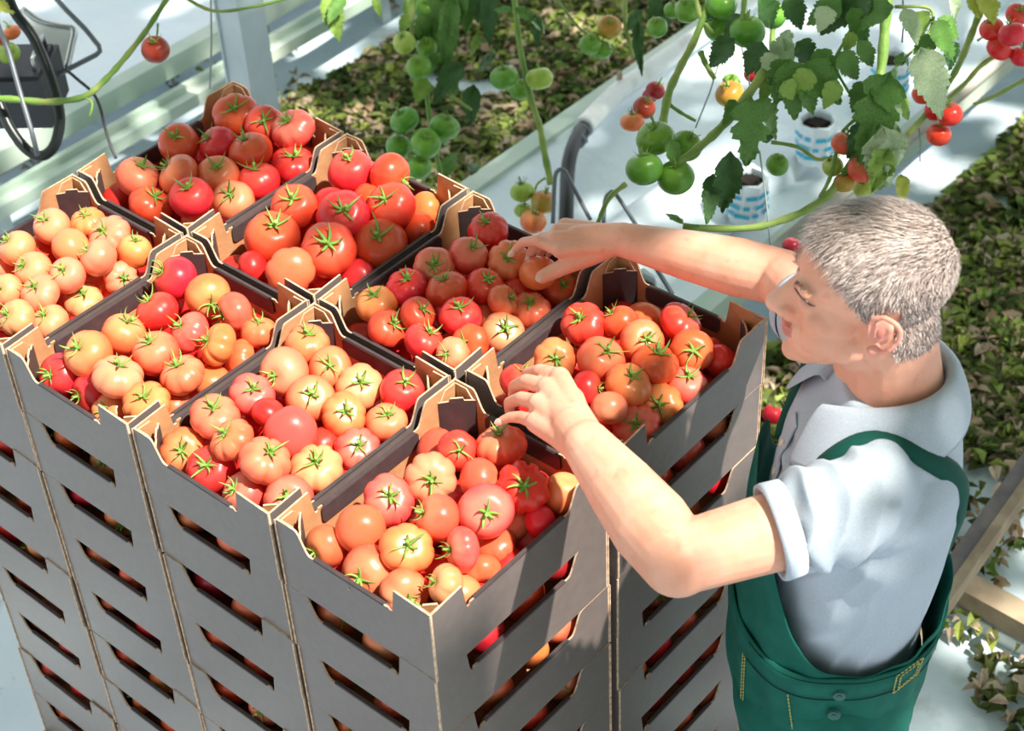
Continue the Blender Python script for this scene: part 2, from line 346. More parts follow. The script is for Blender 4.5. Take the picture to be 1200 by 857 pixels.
# ------------------------------------------------------------------ leaf litter (countless: stuff)
def litter(name, label, regions, mats, seed):
    rnd = random.Random(seed); bm = bmesh.new()
    for (x0, x1, y0, y1, n, s0, s1, w_) in regions:
        for _ in range(n):
            x = rnd.uniform(x0, x1); y = rnd.uniform(y0, y1)
            if noise.noise(Vector((x*2.6+seed, y*2.6, 5))) < w_: continue
            if -.46 < x < .46 and y > 1.2: continue
            L_ = rnd.uniform(s0, s1); W_ = L_*rnd.uniform(.16, .36)
            T = Matrix.Translation((x, y, gz(x, y)+rnd.uniform(.008, .05))) @ Matrix.Rotation(rnd.uniform(0, 2*pi), 4, 'Z') @ Matrix.Rotation(rnd.uniform(-.5, .5), 4, 'X') @ Matrix.Rotation(rnd.uniform(-.5, .5), 4, 'Y')
            mi = rnd.choices(range(len(mats)), (3, 2, 2)[:len(mats)])[0]
            v = [bm.verts.new(T @ Vector(q)) for q in ((-.5*L_, 0, -.1*L_), (.5*L_, 0, -.12*L_), (.05*L_, 0, .0), (-.1*L_, W_, .012), (.25*L_, W_*.6, .006), (-.1*L_, -W_, .012), (.25*L_, -W_*.7, .006))]
            for f in ((v[0], v[2], v[3]), (v[2], v[1], v[4], v[3]), (v[0], v[5], v[2]), (v[2], v[5], v[6], v[1])): bm.faces.new(f).material_index = mi
    tag(obj(name, fin(bm, name, [MT[m] for m in mats])), label, 'leaf litter', kind='stuff')
litter('leaf_litter', 'heaps of pruned green and brown leaves on the floor behind the left crates',
       [(-1.45, -.40, 1.9, 4.6, 34000, .03, .07, -.36), (-1.3, -.45, 1.3, 2.0, 900, .025, .06, .1), (-2.2, -1.5, 1.9, 3.5, 500, .03, .06, .15)], ('litter_d', 'litter_g', 'litter_b'), 3)
litter('leaf_litter', 'heaps of wilted pruned leaves on the floor behind the man',
       [(.45, 1.6, 2.0, 4.6, 34000, .03, .08, -.6), (.45, 1.0, 1.2, 2.0, 2600, .03, .065, -.1), (1.0, 1.6, 1.3, 2.1, 900, .025, .06, .0)], ('litter_d', 'litter_g', 'litter_b'), 9)
litter('leaf_litter', 'a few dark scraps of leaf on the white film at far left',
       [(-1.5, -.7, 1.0, 2.0, 90, .03, .08, .0), (-2.2, -1.7, 1.3, 2.6, 60, .03, .08, .0)], ('litter_g', 'litter_d', 'litter_b'), 5)

# ------------------------------------------------------------------ cardboard crates
CW, CL, CH, TH = .288, .372, .1305, .003     # width (x), length (y), height, wall thickness
DIP = .038
def sprof(a, b, z0, z1, n=7):
    """S-shaped rim from (a,z0) to (b,z1)"""
    return [(a+(b-a)*i/n, z0+(z1-z0)*(.5-.5*cos(pi*i/n))) for i in range(n+1)]
def wall_profile(L_, s0, s1, n0, n1):
    """top outline from low to high s. s0..s1 the S-curve, n0..n1 the notch; order depends on the wall"""
    if s0 < n0:      # S-curve first, notch last
        top = [(0, CH)] + sprof(s0, s1, CH, CH-DIP) + [(s1+.004, CH-DIP), (n0-.006, CH-DIP), (n0-.004, CH-DIP-.004), (n0+.001, CH-DIP-.004), (n0+.003, CH-DIP+.004), (n1, CH+.004), (n1+.002, CH+.004), (L_, CH)]
    else:            # notch first, S-curve last
        top = [(0, CH), (n0-.002, CH+.004), (n0, CH+.004), (n1-.003, CH-DIP+.004), (n1-.001, CH-DIP-.004), (n1+.004, CH-DIP-.004), (n1+.006, CH-DIP)] + [(s0-.004, CH-DIP)] + sprof(s0, s1, CH-DIP, CH) + [(L_, CH)]
    return [(0, 0)] + [(s, z) for s, z in top] + [(L_, 0)]
def crate_meshes():
    parts = []
    m3 = [MT['print'], MT['kraft'], MT['cut']]
    X = Vector((1, 0, 0)); Y = Vector((0, 1, 0))
    px = wall_profile(CW, .036, .060, .214, .222)
    py = wall_profile(CL, .284, .310, .060, .068)
    def w_short(y, inward):
        bm = bmesh.new()
        pts = [Vector((-CW/2+s, y, z)) for s, z in px]
        if inward.y < 0: pts = pts[::-1]
        slab(bm, pts, inward, TH, 0, 1, 2)
        for sx in (-1, 1):   # pale worn crease at the vertical corners
            box(bm, sx*(CW/2+.0004)-.0012, sx*(CW/2+.0004)+.0012, y-inward.y*.0008-.0010, y-inward.y*.0008+.0010, .001, CH-.001, 2)
        return fin(bm, 'side_wall', m3)
    def w_long(x, inward):
        bm = bmesh.new()
        pts = [Vector((x, -CL/2+TH+s*(CL-2*TH)/CL, z)) for s, z in py]
        if inward.x > 0: pts = pts[::-1]
        slab(bm, pts, inward, TH, 0, 1, 2)
        return fin(bm, 'side_wall', m3)
    parts += [('side_wall', w_short(-CL/2, Y)), ('side_wall', w_short(CL/2, -Y)), ('side_wall', w_long(-CW/2, X)), ('side_wall', w_long(CW/2, -X))]
    bm = bmesh.new(); box(bm, -CW/2+TH, CW/2-TH, -CL/2+TH, CL/2-TH, 0, .005); parts.append(('base', fin(bm, 'base', MT['kraft'])))
    def flap(a, b, P0, U, N):
        """folded over flap: from s=a to s=b along U on the inner side N, rolled over the rim"""
        bm = bmesh.new(); z1 = CH-DIP; z0 = z1-.030; r = .008; out = []
        for i in range(5): t = pi/2*i/4; out.append((a+r-r*cos(t), z1-r+r*sin(t)))
        for i in range(5): t = pi/2*i/4; out.append((b-r+r*sin(t), z1-r+r*cos(t)))
        for i in range(5): t = pi/2*i/4; out.append((b-r+r*cos(t), z0+r-r*sin(t)))
        for i in range(5): t = pi/2*i/4; out.append((a+r-r*sin(t), z0+r-r*cos(t)))
        slab(bm, [P0+U*s+N*(TH+.0006)+Vector((0, 0, z)) for s, z in out], N, .003)
        c = [P0+U*s+N*n+Vector((0, 0, z)) for s, n, z in ((a+.006, -.0008, z1-.0015), (a+.006, -.0003, z1+.0016), (a+.006, TH+.002, z1+.0022), (a+.006, TH+.0038, z1-.001))]
        slab(bm, c, U, b-a-.012)
        bmesh.ops.recalc_face_normals(bm, faces=bm.faces)
        return fin(bm, 'fold_flap', MT['print_shaded'])
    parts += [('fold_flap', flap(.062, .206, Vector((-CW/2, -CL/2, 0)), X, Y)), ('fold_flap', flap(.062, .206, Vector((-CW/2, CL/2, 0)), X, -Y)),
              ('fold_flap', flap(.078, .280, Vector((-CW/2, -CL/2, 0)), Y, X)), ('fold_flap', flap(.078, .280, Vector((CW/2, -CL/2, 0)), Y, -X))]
    for sx in (-1, 1):
        for sy in (-1, 1):
            bm = bmesh.new(); g = .040
            c = Vector((sx*(CW/2-TH-.0008), sy*(CL/2-TH-.0008), 0))
            a = c - Vector((sx*g, 0, 0)); b = c - Vector((0, sy*g, 0)); U = (b-a); Ln = U.length; U.normalize()
            n = Vector((sx, sy, 0)).normalized()
            top = [(0, .112), (.30*Ln, .1135), (.33*Ln, .119), (.67*Ln, .119), (.70*Ln, .1135), (Ln, .112)]
            pts = [a+U*s+Vector((0, 0, z)) for s, z in [(0, .006)]+top+[(Ln, .006)]]
            slab(bm, pts, n, .003, 0, 1, 2)
            # the two legs of the folded post, kraft, lying against the walls
            for q, dr in ((a, Vector((sx, 0, 0))), (b, Vector((0, sy, 0)))):
                nn = Vector((0, -sy, 0)) if dr.x else Vector((-sx, 0, 0))
                slab(bm, [q+dr*.004+Vector((0, 0, .006)), q+dr*(g-.001)+Vector((0, 0, .006)), q+dr*(g-.001)+Vector((0, 0, CH-.003)), q+dr*.016+Vector((0, 0, CH-.003)), q+dr*.004+Vector((0, 0, .112))], nn, .0025, 1, 1, 2)
            bmesh.ops.recalc_face_normals(bm, faces=bm.faces)
            parts.append(('corner_post', fin(bm, 'corner_post', [MT['print_shaded'], MT['kraft'], MT['cut']])))
    return parts
CP = crate_meshes()
SX, SY = .3, .384
# stacks: name -> (column, row)
ST = {'H': (0, 0), 'D': (1, 0), 'E': (2, 0), 'F': (3, 0), 'K': (0, 1), 'R': (1, 1), 'M': (2, 1), 'G': (3, 1)}
SN = {'F': 'corner stack nearest the camera', 'E': 'front row stack second from the right', 'D': 'front row stack third from the right', 'H': 'front row stack at the left edge',
      'K': 'back row stack at far left', 'R': 'back row stack second from left', 'M': 'back row stack under the raised hand', 'G': 'back row stack next to the man'}
SHN = {'F': 'nearest corner crate', 'E': 'front crate second from corner', 'D': 'front crate third from corner', 'H': 'front crate at left edge', 'K': 'back left crate', 'R': 'back crate second from left', 'M': 'crate under raised hand', 'G': 'crate beside the man'}
LEV = 9; TOPZ = [0 - (i+1)*.1317 for i in range(LEV)]   # base height of each level
rc = random.Random(11)
crate_pos = {}
for s, (i, j) in ST.items():
    for lv in range(LEV):
        x = (i+.5)*SX; y = (j+.5)*SY
        if s == 'G': y += .008; x += .001
        if lv: x += rc.uniform(-.0022, .0022); y += rc.uniform(-.0025, .0025)
        elif s == 'G': y += .004
        rz = radians(rc.uniform(-.25, .25))
        o = empty('crate', (x, y, TOPZ[lv]), rz)
        if lv == 0: lab = f'open top crate of tomatoes on the {SN[s]}'
        elif lv == LEV-1: lab = f'bottom crate of the {SN[s]}'
        else: lab = f'{ORD[lv]} crate from the top in the {SN[s]}'
        tag(o, lab, 'crate', 'dark cardboard tomato crates stacked in a block')
        for nm, me in CP: obj(nm, me, o)
        crate_pos[s, lv] = (x, y, TOPZ[lv])
# pallet under the stacks
t = empty('pallet', (.6, .384, FLOOR)); tag(t, 'wooden pallet under the block of stacked crates', 'pallet')
zt = TOPZ[-1]-FLOOR
for k in range(9):
    bm = bmesh.new(); y = -.37+k*.0925; box(bm, -.6, .6, y-.035, y+.035, zt-.022, zt-.0005); obj('board', fin(bm, 'board', MT['wood']), t)
for x in (-.53, 0, .53):
    bm = bmesh.new(); box(bm, x-.05, x+.05, -.4, .4, .0, zt-.0225); obj('bearer', fin(bm, 'bearer', MT['wood']), t)

# ------------------------------------------------------------------ tomatoes
def tomato_mesh(seed, nl, amp, flat, ucol):
    rnd = random.Random(seed); bm = bmesh.new(); NU, NV = 48, 18; ph = rnd.uniform(0, 6); rg = []
    e1, p1 = rnd.uniform(.0, .05), rnd.uniform(0, 6)
    for j in range(1, NV):
        th = pi*j/NV; row = []
        for i in range(NU):
            a = 2*pi*i/NU
            lobe = min(1, abs(cos(nl*(a+ph)/2 + .35*sin(a*2+ph)))**.55*1.12) - .8
            wt = 1.75*(sin(th)**.55) * (.22+.78*max(0, cos(th*.72)))
            r = 1 + amp*lobe*wt + e1*cos(2*a+p1)*sin(th)
            rr = r*sin(th)**.92; z = cos(th)*flat
            z -= .20*math.exp(-(th/.36)**2)*flat
            z += .05*math.exp(-((pi-th)/.3)**2)
            row.append(bm.verts.new((rr*cos(a), rr*sin(a), z)))
        rg.append(row)
    t = bm.verts.new((0, 0, flat*.79)); b = bm.verts.new((0, 0, -flat*.95))
    for i in range(NU):
        k = (i+1) % NU
        bm.faces.new((t, rg[0][i], rg[0][k])); bm.faces.new((b, rg[-1][k], rg[-1][i]))
        for j in range(NV-2): bm.faces.new((rg[j][i], rg[j+1][i], rg[j+1][k], rg[j][k]))
    return bm
SHAPES = [(4, .03, .84), (5, .07, .78), (6, .09, .74), (7, .11, .72), (5, .05, .88), (8, .13, .70), (3, .04, .90), (6, .06, .82), (9, .17, .70), (2, .02, 1.12)]
RB = .0365   # base radius used in the meshes; objects are scaled to their own size
TMESH = {}
def tmesh(shape, col):
    if (shape, col) not in TMESH:
        bm = tomato_mesh(shape*7+3, *SHAPES[shape], col)
        bmesh.ops.scale(bm, vec=(RB, RB, RB), verts=bm.verts)
        TMESH[shape, col] = fin(bm, 'tomato', TM[col], True)
    return TMESH[shape, col]
def calyx_mesh(seed, flat):
    rnd = random.Random(seed); bm = bmesh.new(); n = rnd.choice((5, 5, 6, 6)); z0 = RB*flat*.80
    for k in range(n):
        a = 2*pi*k/n + rnd.uniform(-.3, .3); L_ = rnd.uniform(.021, .034); curl = rnd.uniform(.3, 2.3); tw = rnd.uniform(-.8, .8)
        p = Vector((0, 0, z0+.001)); el = rnd.uniform(.05, .4); prev = None; w0 = rnd.uniform(.0022, .0032); m = 6
        for s in range(m+1):
            f = s/m; w_ = w0*(1-f)**.7*(1.15 if s else .8); ang = a+tw*f
            dr = Vector((cos(ang)*cos(el), sin(ang)*cos(el), sin(el))); sd_ = Vector((-sin(ang), cos(ang), 0))
            tri = [bm.verts.new(p+sd_*w_), bm.verts.new(p-dr.cross(sd_)*w_*-.35), bm.verts.new(p-sd_*w_), bm.verts.new(p-Vector((0, 0, w_*.25+.0002)))]
            if prev:
                for q in range(4):
                    bm.faces.new((prev[q], prev[(q+1) % 4], tri[(q+1) % 4], tri[q])).smooth = True
            prev = tri; p = p+dr*L_/m; el += curl/m
    el = rnd.uniform(-.5, .5); q = Vector((sin(el), rnd.uniform(-.4, .4), 1)).normalized()
    tube(bm, [Vector((0, 0, z0-.002)), Vector((0, 0, z0+.003)), Vector((0, 0, z0+.003))+q*.005, Vector((0, 0, z0+.003))+q*.010], [.0035, .0023, .0021, .0026], 7)
    bmesh.ops.recalc_face_normals(bm, faces=bm.faces)
    return fin(bm, 'calyx', MT['calyx'])
CAL = {i: [calyx_mesh(i*10+k, SHAPES[i][2]) for k in range(3)] for i in range(len(SHAPES))}
def orient(axis, spin):
    z = axis.normalized(); x = (Vector((1, 0, 0)) if abs(z.x) < .9 else Vector((0, 1, 0))).cross(z).normalized(); y = z.cross(x)
    m = Matrix((x, y, z)).transposed(); return (m @ Matrix.Rotation(spin, 3, 'Z')).to_euler()
NTOM = 0
def tomato(loc, r, col, axis, cal=True, shape=None, parent=None, name='tomato', rnd=random):
    global NTOM; NTOM += 1
    if shape is None: shape = rnd.choice((0, 1, 2, 3, 4, 5, 6, 7)) if col != 'R' else 8
    o = obj(name, tmesh(shape, col), parent, loc); o.rotation_euler = orient(axis, rnd.uniform(0, 6)); s = r/RB; o.scale = (s, s, s)
    if cal: obj('calyx', rnd.choice(CAL[shape]), o)
    return o
COLN = {'r': 'red', 'R': 'deeply ribbed crimson', 'p': 'pinkish red', 'o': 'orange red', 'y': 'pale orange', 'g': 'green', 'd': 'dark red'}
# x y radius colour stem-x stem-y ('-' no stem in sight), in crop pixels of each crate: scale, origin x, origin y
TT = {
'F': (3.06, 320, 460, '''660 208 70 r 675 205;818 192 88 o 805 118;580 200 48 o -;565 310 90 y 572 315;412 390 90 p 425 360;738 310 72 o -;897 342 90 R 905 325;1036 365 72 o - T;590 450 82 o 520 425;
765 435 97 p 770 435;965 472 55 r -;865 525 76 y -;318 498 88 o - N;178 562 77 o 125 590;475 570 92 o 490 540;680 565 76 p 605 565;320 655 98 o 280 680;470 715 88 p 500 740;620 690 72 y 560 670;780 660 75 o -;700 730 42 y -;795 570 45 o -'''),
'E': (2.8556, 160, 340, '''572 182 73 o 580 130;650 262 70 o 655 250;495 275 80 y 460 290;742 328 77 y 755 300;888 340 72 r 905 300;387 358 73 p 400 325;585 365 78 p 600 345;695 425 74 o 710 405;838 440 68 p 845 400;262 425 80 p 265 375;
515 480 86 p - N;735 525 75 p 750 500;318 505 72 o 285 465;155 540 75 o 165 535;428 575 84 p 465 525;600 600 86 y 605 555;245 600 82 r 235 575;350 690 75 p 310 665;515 700 80 p 520 685;440 410 50 r -;625 520 42 r -;370 455 42 r -'''),
'D': (2.9975, 0, 286, '''618 122 75 r 560 95;730 180 75 o 755 225;552 240 74 r 515 185;828 240 68 p 770 265;668 312 72 p 620 275;905 312 64 o 905 255;435 318 75 o 465 260;768 355 73 o 710 330;548 385 80 o 530 330;310 388 82 o 275 360;
640 465 78 p 615 410;412 472 86 y 430 405;192 475 76 r 155 475;295 548 74 r 240 560;515 560 80 o 510 520;385 590 45 o 375 580;845 400 45 o -;745 485 45 o -;620 580 50 o -'''),
'H': (4.283, 0, 200, '''260 285 92 y 225 245;440 262 85 o 430 205;550 330 104 y 520 290;88 392 92 y 35 340;355 385 92 y -;500 445 92 y 432 400;675 410 85 o 690 345;168 500 94 y 120 470;600 535 85 y 640 540;340 540 88 y 330 510;
30 605 76 y 5 600;-10 500 50 y -;210 620 98 y 185 570;425 655 100 y 435 590;85 740 94 y 35 715;270 770 94 y 240 715;215 405 42 r -;500 560 42 r -;-70 660 80 y -;-60 580 70 y -'''),
'K': (2.9975, 0, 0, '''832 405 78 r 832 378;930 440 68 r 935 425;1028 472 74 p 1000 435;628 505 70 r 620 480;765 510 66 r 725 480;880 535 75 r 855 478;1030 565 78 r 1040 515;483 630 74 p 510 580;628 615 72 p 572 575;768 622 72 o 770 590;
905 640 76 r 890 580;525 720 73 r 560 675;672 698 72 r 665 660;818 705 75 p 815 680;420 690 42 r -;690 762 42 y -'''),
'R': (3.636, 230, 150, '''660 190 96 r 650 125;825 200 90 r 905 235;418 340 98 r 415 300;575 320 68 r -;625 375 108 r 635 345;735 310 62 r -;835 350 102 r 800 315;965 360 52 o -;985 440 78 r -;322 475 116 r 345 410;
562 520 116 r 568 490;790 495 116 r 785 445;403 610 100 p - N;240 590 68 r -;690 640 60 r -'''),
'M': (3.75, 390, 230, '''683 152 88 r 665 95;597 262 85 p 625 215;772 285 88 o 770 265;905 340 80 o -;1020 415 84 r 1040 395;445 310 86 p 445 300;325 400 88 r 325 345;500 410 88 r 480 345;670 400 84 r 695 355;745 465 72 o 800 445;
815 430 46 r -;900 520 90 o 900 465;195 480 88 o 185 420;240 580 88 r 285 545;372 520 76 r 405 490;560 530 90 r 555 475;400 640 86 r 440 580;600 650 84 r 565 650;755 600 94 y 775 575;530 690 68 y 495 690;660 560 32 o -'''),
'G': (3.175, 560, 290, '''395 285 82 r 370 255;525 280 65 r 475 225;628 262 52 o -;755 285 82 r 805 235;610 350 80 o 630 340;800 395 80 r 800 395;660 435 85 r 675 370;905 435 58 r -;458 420 88 o 490 375;287 420 78 o 290 415;
405 525 62 r 465 525;560 515 85 o 580 465;800 520 80 p 808 465;490 600 66 y -;150 500 68 r 180 450;700 600 84 o 680 590;610 680 88 p 600 655;515 640 50 o -;880 490 36 r -;290 620 66 r -;400 700 66 r -'''),
}
rt = random.Random(5)
def slide(A, cx, cy):
    """move a fruit along the line of sight until it clears the walls of its crate"""
    r = A[1]; ex = CW/2-TH-.004-r*.92; ey = CL/2-TH-.004-r*.92; dr = (A[0]-CAM).normalized()
    for k in range(12):
        p = A[0]
        if (p.y < cy-ey or p.x > cx+ex) and p.z > -.062: A[0] = p+dr*.004
        elif (p.y > cy+ey or p.x < cx-ex) and p.z < .006: A[0] = p-dr*.004
        else: break
for s, (sc, ox, oy, txt) in TT.items():
    cx, cy, cz = crate_pos[s, 0]
    L = []
    for rec in txt.replace('\n', '').split(';'):
        q = rec.split(); x = ox+float(q[0])/sc; y = oy+float(q[1])/sc; rp = float(q[2])/sc; col = q[3]
        z = -.014 if rp > 17 else -.05
        c = at(x, y, z); r = max(rp, 19)*depth(c)/F_PX*1.06
        if rp <= 17: r = min(max(r, .031), .036)
        tall = q[-1] == 'T'; bare = q[-1] == 'N'
        if q[4] != '-': dx = (ox+float(q[4])/sc-x)/rp; dy = (oy+float(q[5])/sc-y)/rp; m = sqrt(dx*dx+dy*dy); 
        if q[4] != '-':
            if m > .93: dx, dy, m = dx*.93/m, dy*.93/m, .93
            ax = R0*dx+R1*dy-R2*sqrt(1-m*m)
        elif bare: ax = -(R0*.1+R1*.2-R2*.9)
        else: ax = Vector((rt.uniform(-1, 1), rt.uniform(-1, 1), -.6))-R2*.1
        if tall: ax = Vector((.2, .3, 1))
        L.append([c, r, col, ax, q[4] != '-', 9 if tall else (4 if bare and col in 'o' else None), z < -.05])
    # settle: where two fruits overlap, the lower one sinks away along the line of sight
    for it in range(60):
        for a in range(len(L)):
            for b in range(a+1, len(L)):
                A, B = L[a], L[b]; d = B[0]-A[0]; m = d.length; need = (A[1]+B[1])*.86
                if m < need:
                    sa = (A[0]-CAM).normalized(); push = (need-m)*.3
                    lo = A if depth(A[0])-(.03 if not A[6] else 0) > depth(B[0])-(.03 if not B[6] else 0) else B
                    hi = B if lo is A else A
                    lo[0] = lo[0]+(lo[0]-CAM).normalized()*push*1.0; hi[0] = hi[0]-(hi[0]-CAM).normalized()*push*.35
                    dd = (B[0]-A[0]).normalized()*push*.10; A[0] = A[0]-dd; B[0] = B[0]+dd
        for A in L:
            slide(A, cx, cy)
            r = A[1]; ex = CW/2-TH-.004-r*.92; ey = CL/2-TH-.004-r*.92
            A[0].x = min(max(A[0].x, cx-ex), cx+ex); A[0].y = min(max(A[0].y, cy-ey), cy+ey)
            A[0].z = min(max(A[0].z, cz+.040+r*.6), .014)
    rows = sorted(L, key=lambda A: A[0].y); nr = 5; per = max(1, math.ceil(len(rows)/nr))
    for k in range(0, len(rows), per):
        for n_, A in enumerate(sorted(rows[k:k+per], key=lambda A: A[0].x)):
            o = tomato(A[0], A[1], A[2], A[3], A[4], A[5], rnd=rt)
            shp = 'upright oval ' if A[5] == 9 else ''
            tag(o, f'{shp}{COLN[A[2]]} tomato, {ORD[n_]} from left in {ORD[k//per]} row, open {SHN[s]}', 'tomato', 'tomatoes in the open top crates')
# bottom layers of the eight open crates: mostly covered, one object
bm = bmesh.new(); rf = random.Random(21)
base = tomato_mesh(5, 5, .06, .8, 'r'); fm = bpy.data.meshes.new('t'); base.to_mesh(fm); base.free()
for s in ST:
    cx, cy, cz = crate_pos[s, 0]
    for i in range(4):
        for j in range(5):
            n0 = len(bm.verts); bm.from_mesh(fm); bm.verts.ensure_lookup_table()
            T = Matrix.Translation((cx-.1+.0667*i+rf.uniform(-.004, .004), cy-.142+.071*j+rf.uniform(-.004, .004), cz+.036)) @ Matrix.Rotation(rf.uniform(0, 6), 4, 'Z') @ Matrix.Rotation(rf.uniform(-.8, .8), 4, 'X') @ Matrix.Scale(.0335, 4)
            bmesh.ops.transform(bm, matrix=T, verts=bm.verts[n0:])
tag(obj('tomatoes', fin(bm, 'tomatoes', TM['r'], True)), 'red tomatoes of the lower layer in the open top crates', 'tomatoes', kind='stuff')
# fruit behind the slots of the lower crates: front faces (-y) and right faces (+x)
rs = random.Random(31)
def slotfruit(s, lv, side, k, n):
    cx, cy, cz = crate_pos[s, lv]; r = rs.uniform(.033, .038)
    if side == 'f': p = Vector((cx-.092+.184*k/(n-1)+rs.uniform(-.005, .005), cy-CL/2+.007+r+rs.uniform(0, .004), cz+.078+rs.uniform(-.008, .010)))
    else: p = Vector((cx+CW/2-.007-r-rs.uniform(0, .004), cy-.118+.236*k/(n-1)+rs.uniform(-.006, .006), cz+.078+rs.uniform(-.008, .010)))
    ax = Vector((rs.uniform(-1, 1), rs.uniform(-1, 1), rs.uniform(-.2, 1)))
    col = rs.choices('rpoyd', (5, 3, 4, 1.5, .5))[0]
    o = tomato(p, r, col, ax, rs.random() < .55, rnd=rs)
    face = 'left facing' if side == 'f' else 'right facing'
    tag(o, f'{COLN[col]} tomato, {ORD[k]} in {face} slot, {ORD[lv]} crate down, {SHN[s].replace("crate", "stack")}', 'tomato', 'tomatoes seen through the crate slots')
for s, levs in (('D', 8), ('E', 7), ('F', 4), ('H', 9)):
    for lv in range(1, levs):
        if s == 'H' and lv < 1: continue
        for k in range(3): slotfruit(s, lv, 'f', k, 3)
for s, a, b in (('F', 1, 4), ('G', 1, 8)):
    for lv in range(a, b):
        for k in range(1 if s == 'F' else 0, 4): slotfruit(s, lv, 's', k, 4)

# ------------------------------------------------------------------ crop plants
def leaf_mesh(kind, seed, serr=.07, droop=.35, fold=.25, curl=0):
    """one tomato leaflet, unit length along +x, pointed, toothed edge, folded on its midrib"""
    rnd = random.Random(seed); bm = bmesh.new(); n = 22; rows = []
    for i in range(n+1):
        t = i/n; w_ = .5*(sin(pi*t**.75)**.85)*(1-.25*t) + .004
        w_ *= 1 + serr*(1 if i % 2 else -1)*(0 if i in (0, n) else 1)
        w_ *= 1-(.42 if kind == 'lobed' else .16)*max(0, sin(2*pi*(t*3.2+.1)))
        zc = -droop*t*t; row = []
        for k, q in enumerate((-1, -.5, 0, .5, 1)):
            zz = zc + fold*w_*abs(q)**1.2 - (.10*w_ if abs(q) == 1 else 0) + curl*.09*sin(9*t+5*q+seed) + .025*rnd.uniform(-1, 1)*(abs(q) > 0)
            row.append(bm.verts.new((t*(1-.12*droop) - (.035*abs(q) if i % 2 == 0 else 0), q*w_, zz)))
        rows.append(row)
    for i in range(n):
        for k in range(4): bm.faces.new((rows[i][k], rows[i+1][k], rows[i+1][k+1], rows[i][k+1])).smooth = True
    return bm
LM = {}
def leafm(kind, col, v):
    if (kind, col, v) not in LM:
        bm = leaf_mesh(kind, v*3+1, droop=(.15, .4, .65)[v % 3], fold=(.2, .4, .3)[v % 3], curl=1.6 if kind == 'curly' else .35)
        LM[kind, col, v] = fin(bm, 'leaf', MT['leaf_'+col])
    return LM[kind, col, v]
rl = random.Random(77)
def leaf(par, a, b, wpx, d, col='mid', kind='plain', d2=None):
    A = at(*a, d=d); B = at(*b, d=d2 if d2 else d+rl.uniform(-.03, .05)); X = B-A; L_ = X.length; X.normalize()
    nrm = (-R2 + Vector((rl.uniform(-.35, .35), rl.uniform(-.35, .35), .35+rl.uniform(0, .3)))); nrm = (nrm-X*nrm.dot(X)).normalized(); Y = nrm.cross(X)
    W_ = wpx*d/F_PX*1.25
    m = Matrix((X, Y, nrm)).transposed().to_4x4()
    o = obj('leaf', leafm(kind, col, rl.randrange(3)), par)
    o.matrix_world = Matrix.Translation(A) @ m @ Matrix.Diagonal((L_*1.06, W_, L_*.8, 1)); 
    T = Matrix.Translation(-par.location); o.matrix_basis = T @ o.matrix_world
    return o
def plant(lab, base, stems, fruits, leaves, group='tomato plants of the growing rows'):
    """everything in photograph positions and metres of depth; stems: (radius, [(x,y,d)..]); fruits: (x,y,diam px,d,colour); leaves: (x0,y0,x1,y1,width,d,colour,kind)"""
    t = empty('tomato_plant', base); tag(t, lab, 'plant', group); o0 = Vector(t.location)
    for r, pts in stems:
        P = smoothline([at(x, y, d=d) for x, y, d in pts], 5)
        P = [q + Vector((noise.noise(q*9), noise.noise(q*9+Vector((5, 0, 0))), 0))*.006 for q in P]
        bm = bmesh.new(); n = len(P); tube(bm, [q-o0 for q in P], [r*(1-.25*i/n)*(1+.12*sin(i*1.9)) for i in range(n)], 8)
        obj('stem', fin(bm, 'stem', MT['stem']), t)
    for x, y, dp, d, c in fruits:
        r = dp/2*d/F_PX*1.05; ax = -R2*rl.uniform(-.2, .5)+Vector((rl.uniform(-.5, .5), rl.uniform(-.5, .5), 1.2))
        q = at(x, y, d=d); o = tomato(q-o0, r, c, ax, True, rl.choice((0, 1, 4, 6)), t, 'fruit', rl)
        bm = bmesh.new(); an = ax.normalized()*r*.8; tube(bm, [q-o0+an, q-o0+an*1.2+Vector((0, 0, .003)), q-o0+an*1.3+Vector((rl.uniform(-.008, .008), rl.uniform(-.008, .008), .008))], .0018, 6)
        obj('fruit_stalk', fin(bm, 'fruit_stalk', MT['stem']), t)
    for q in leaves:
        leaf(t, (q[0], q[1]), (q[2], q[3]), q[4], q[5], *q[6:])
    return t
def pts(d, *a): return [(a[i], a[i+1], d) for i in range(0, len(a), 2)]
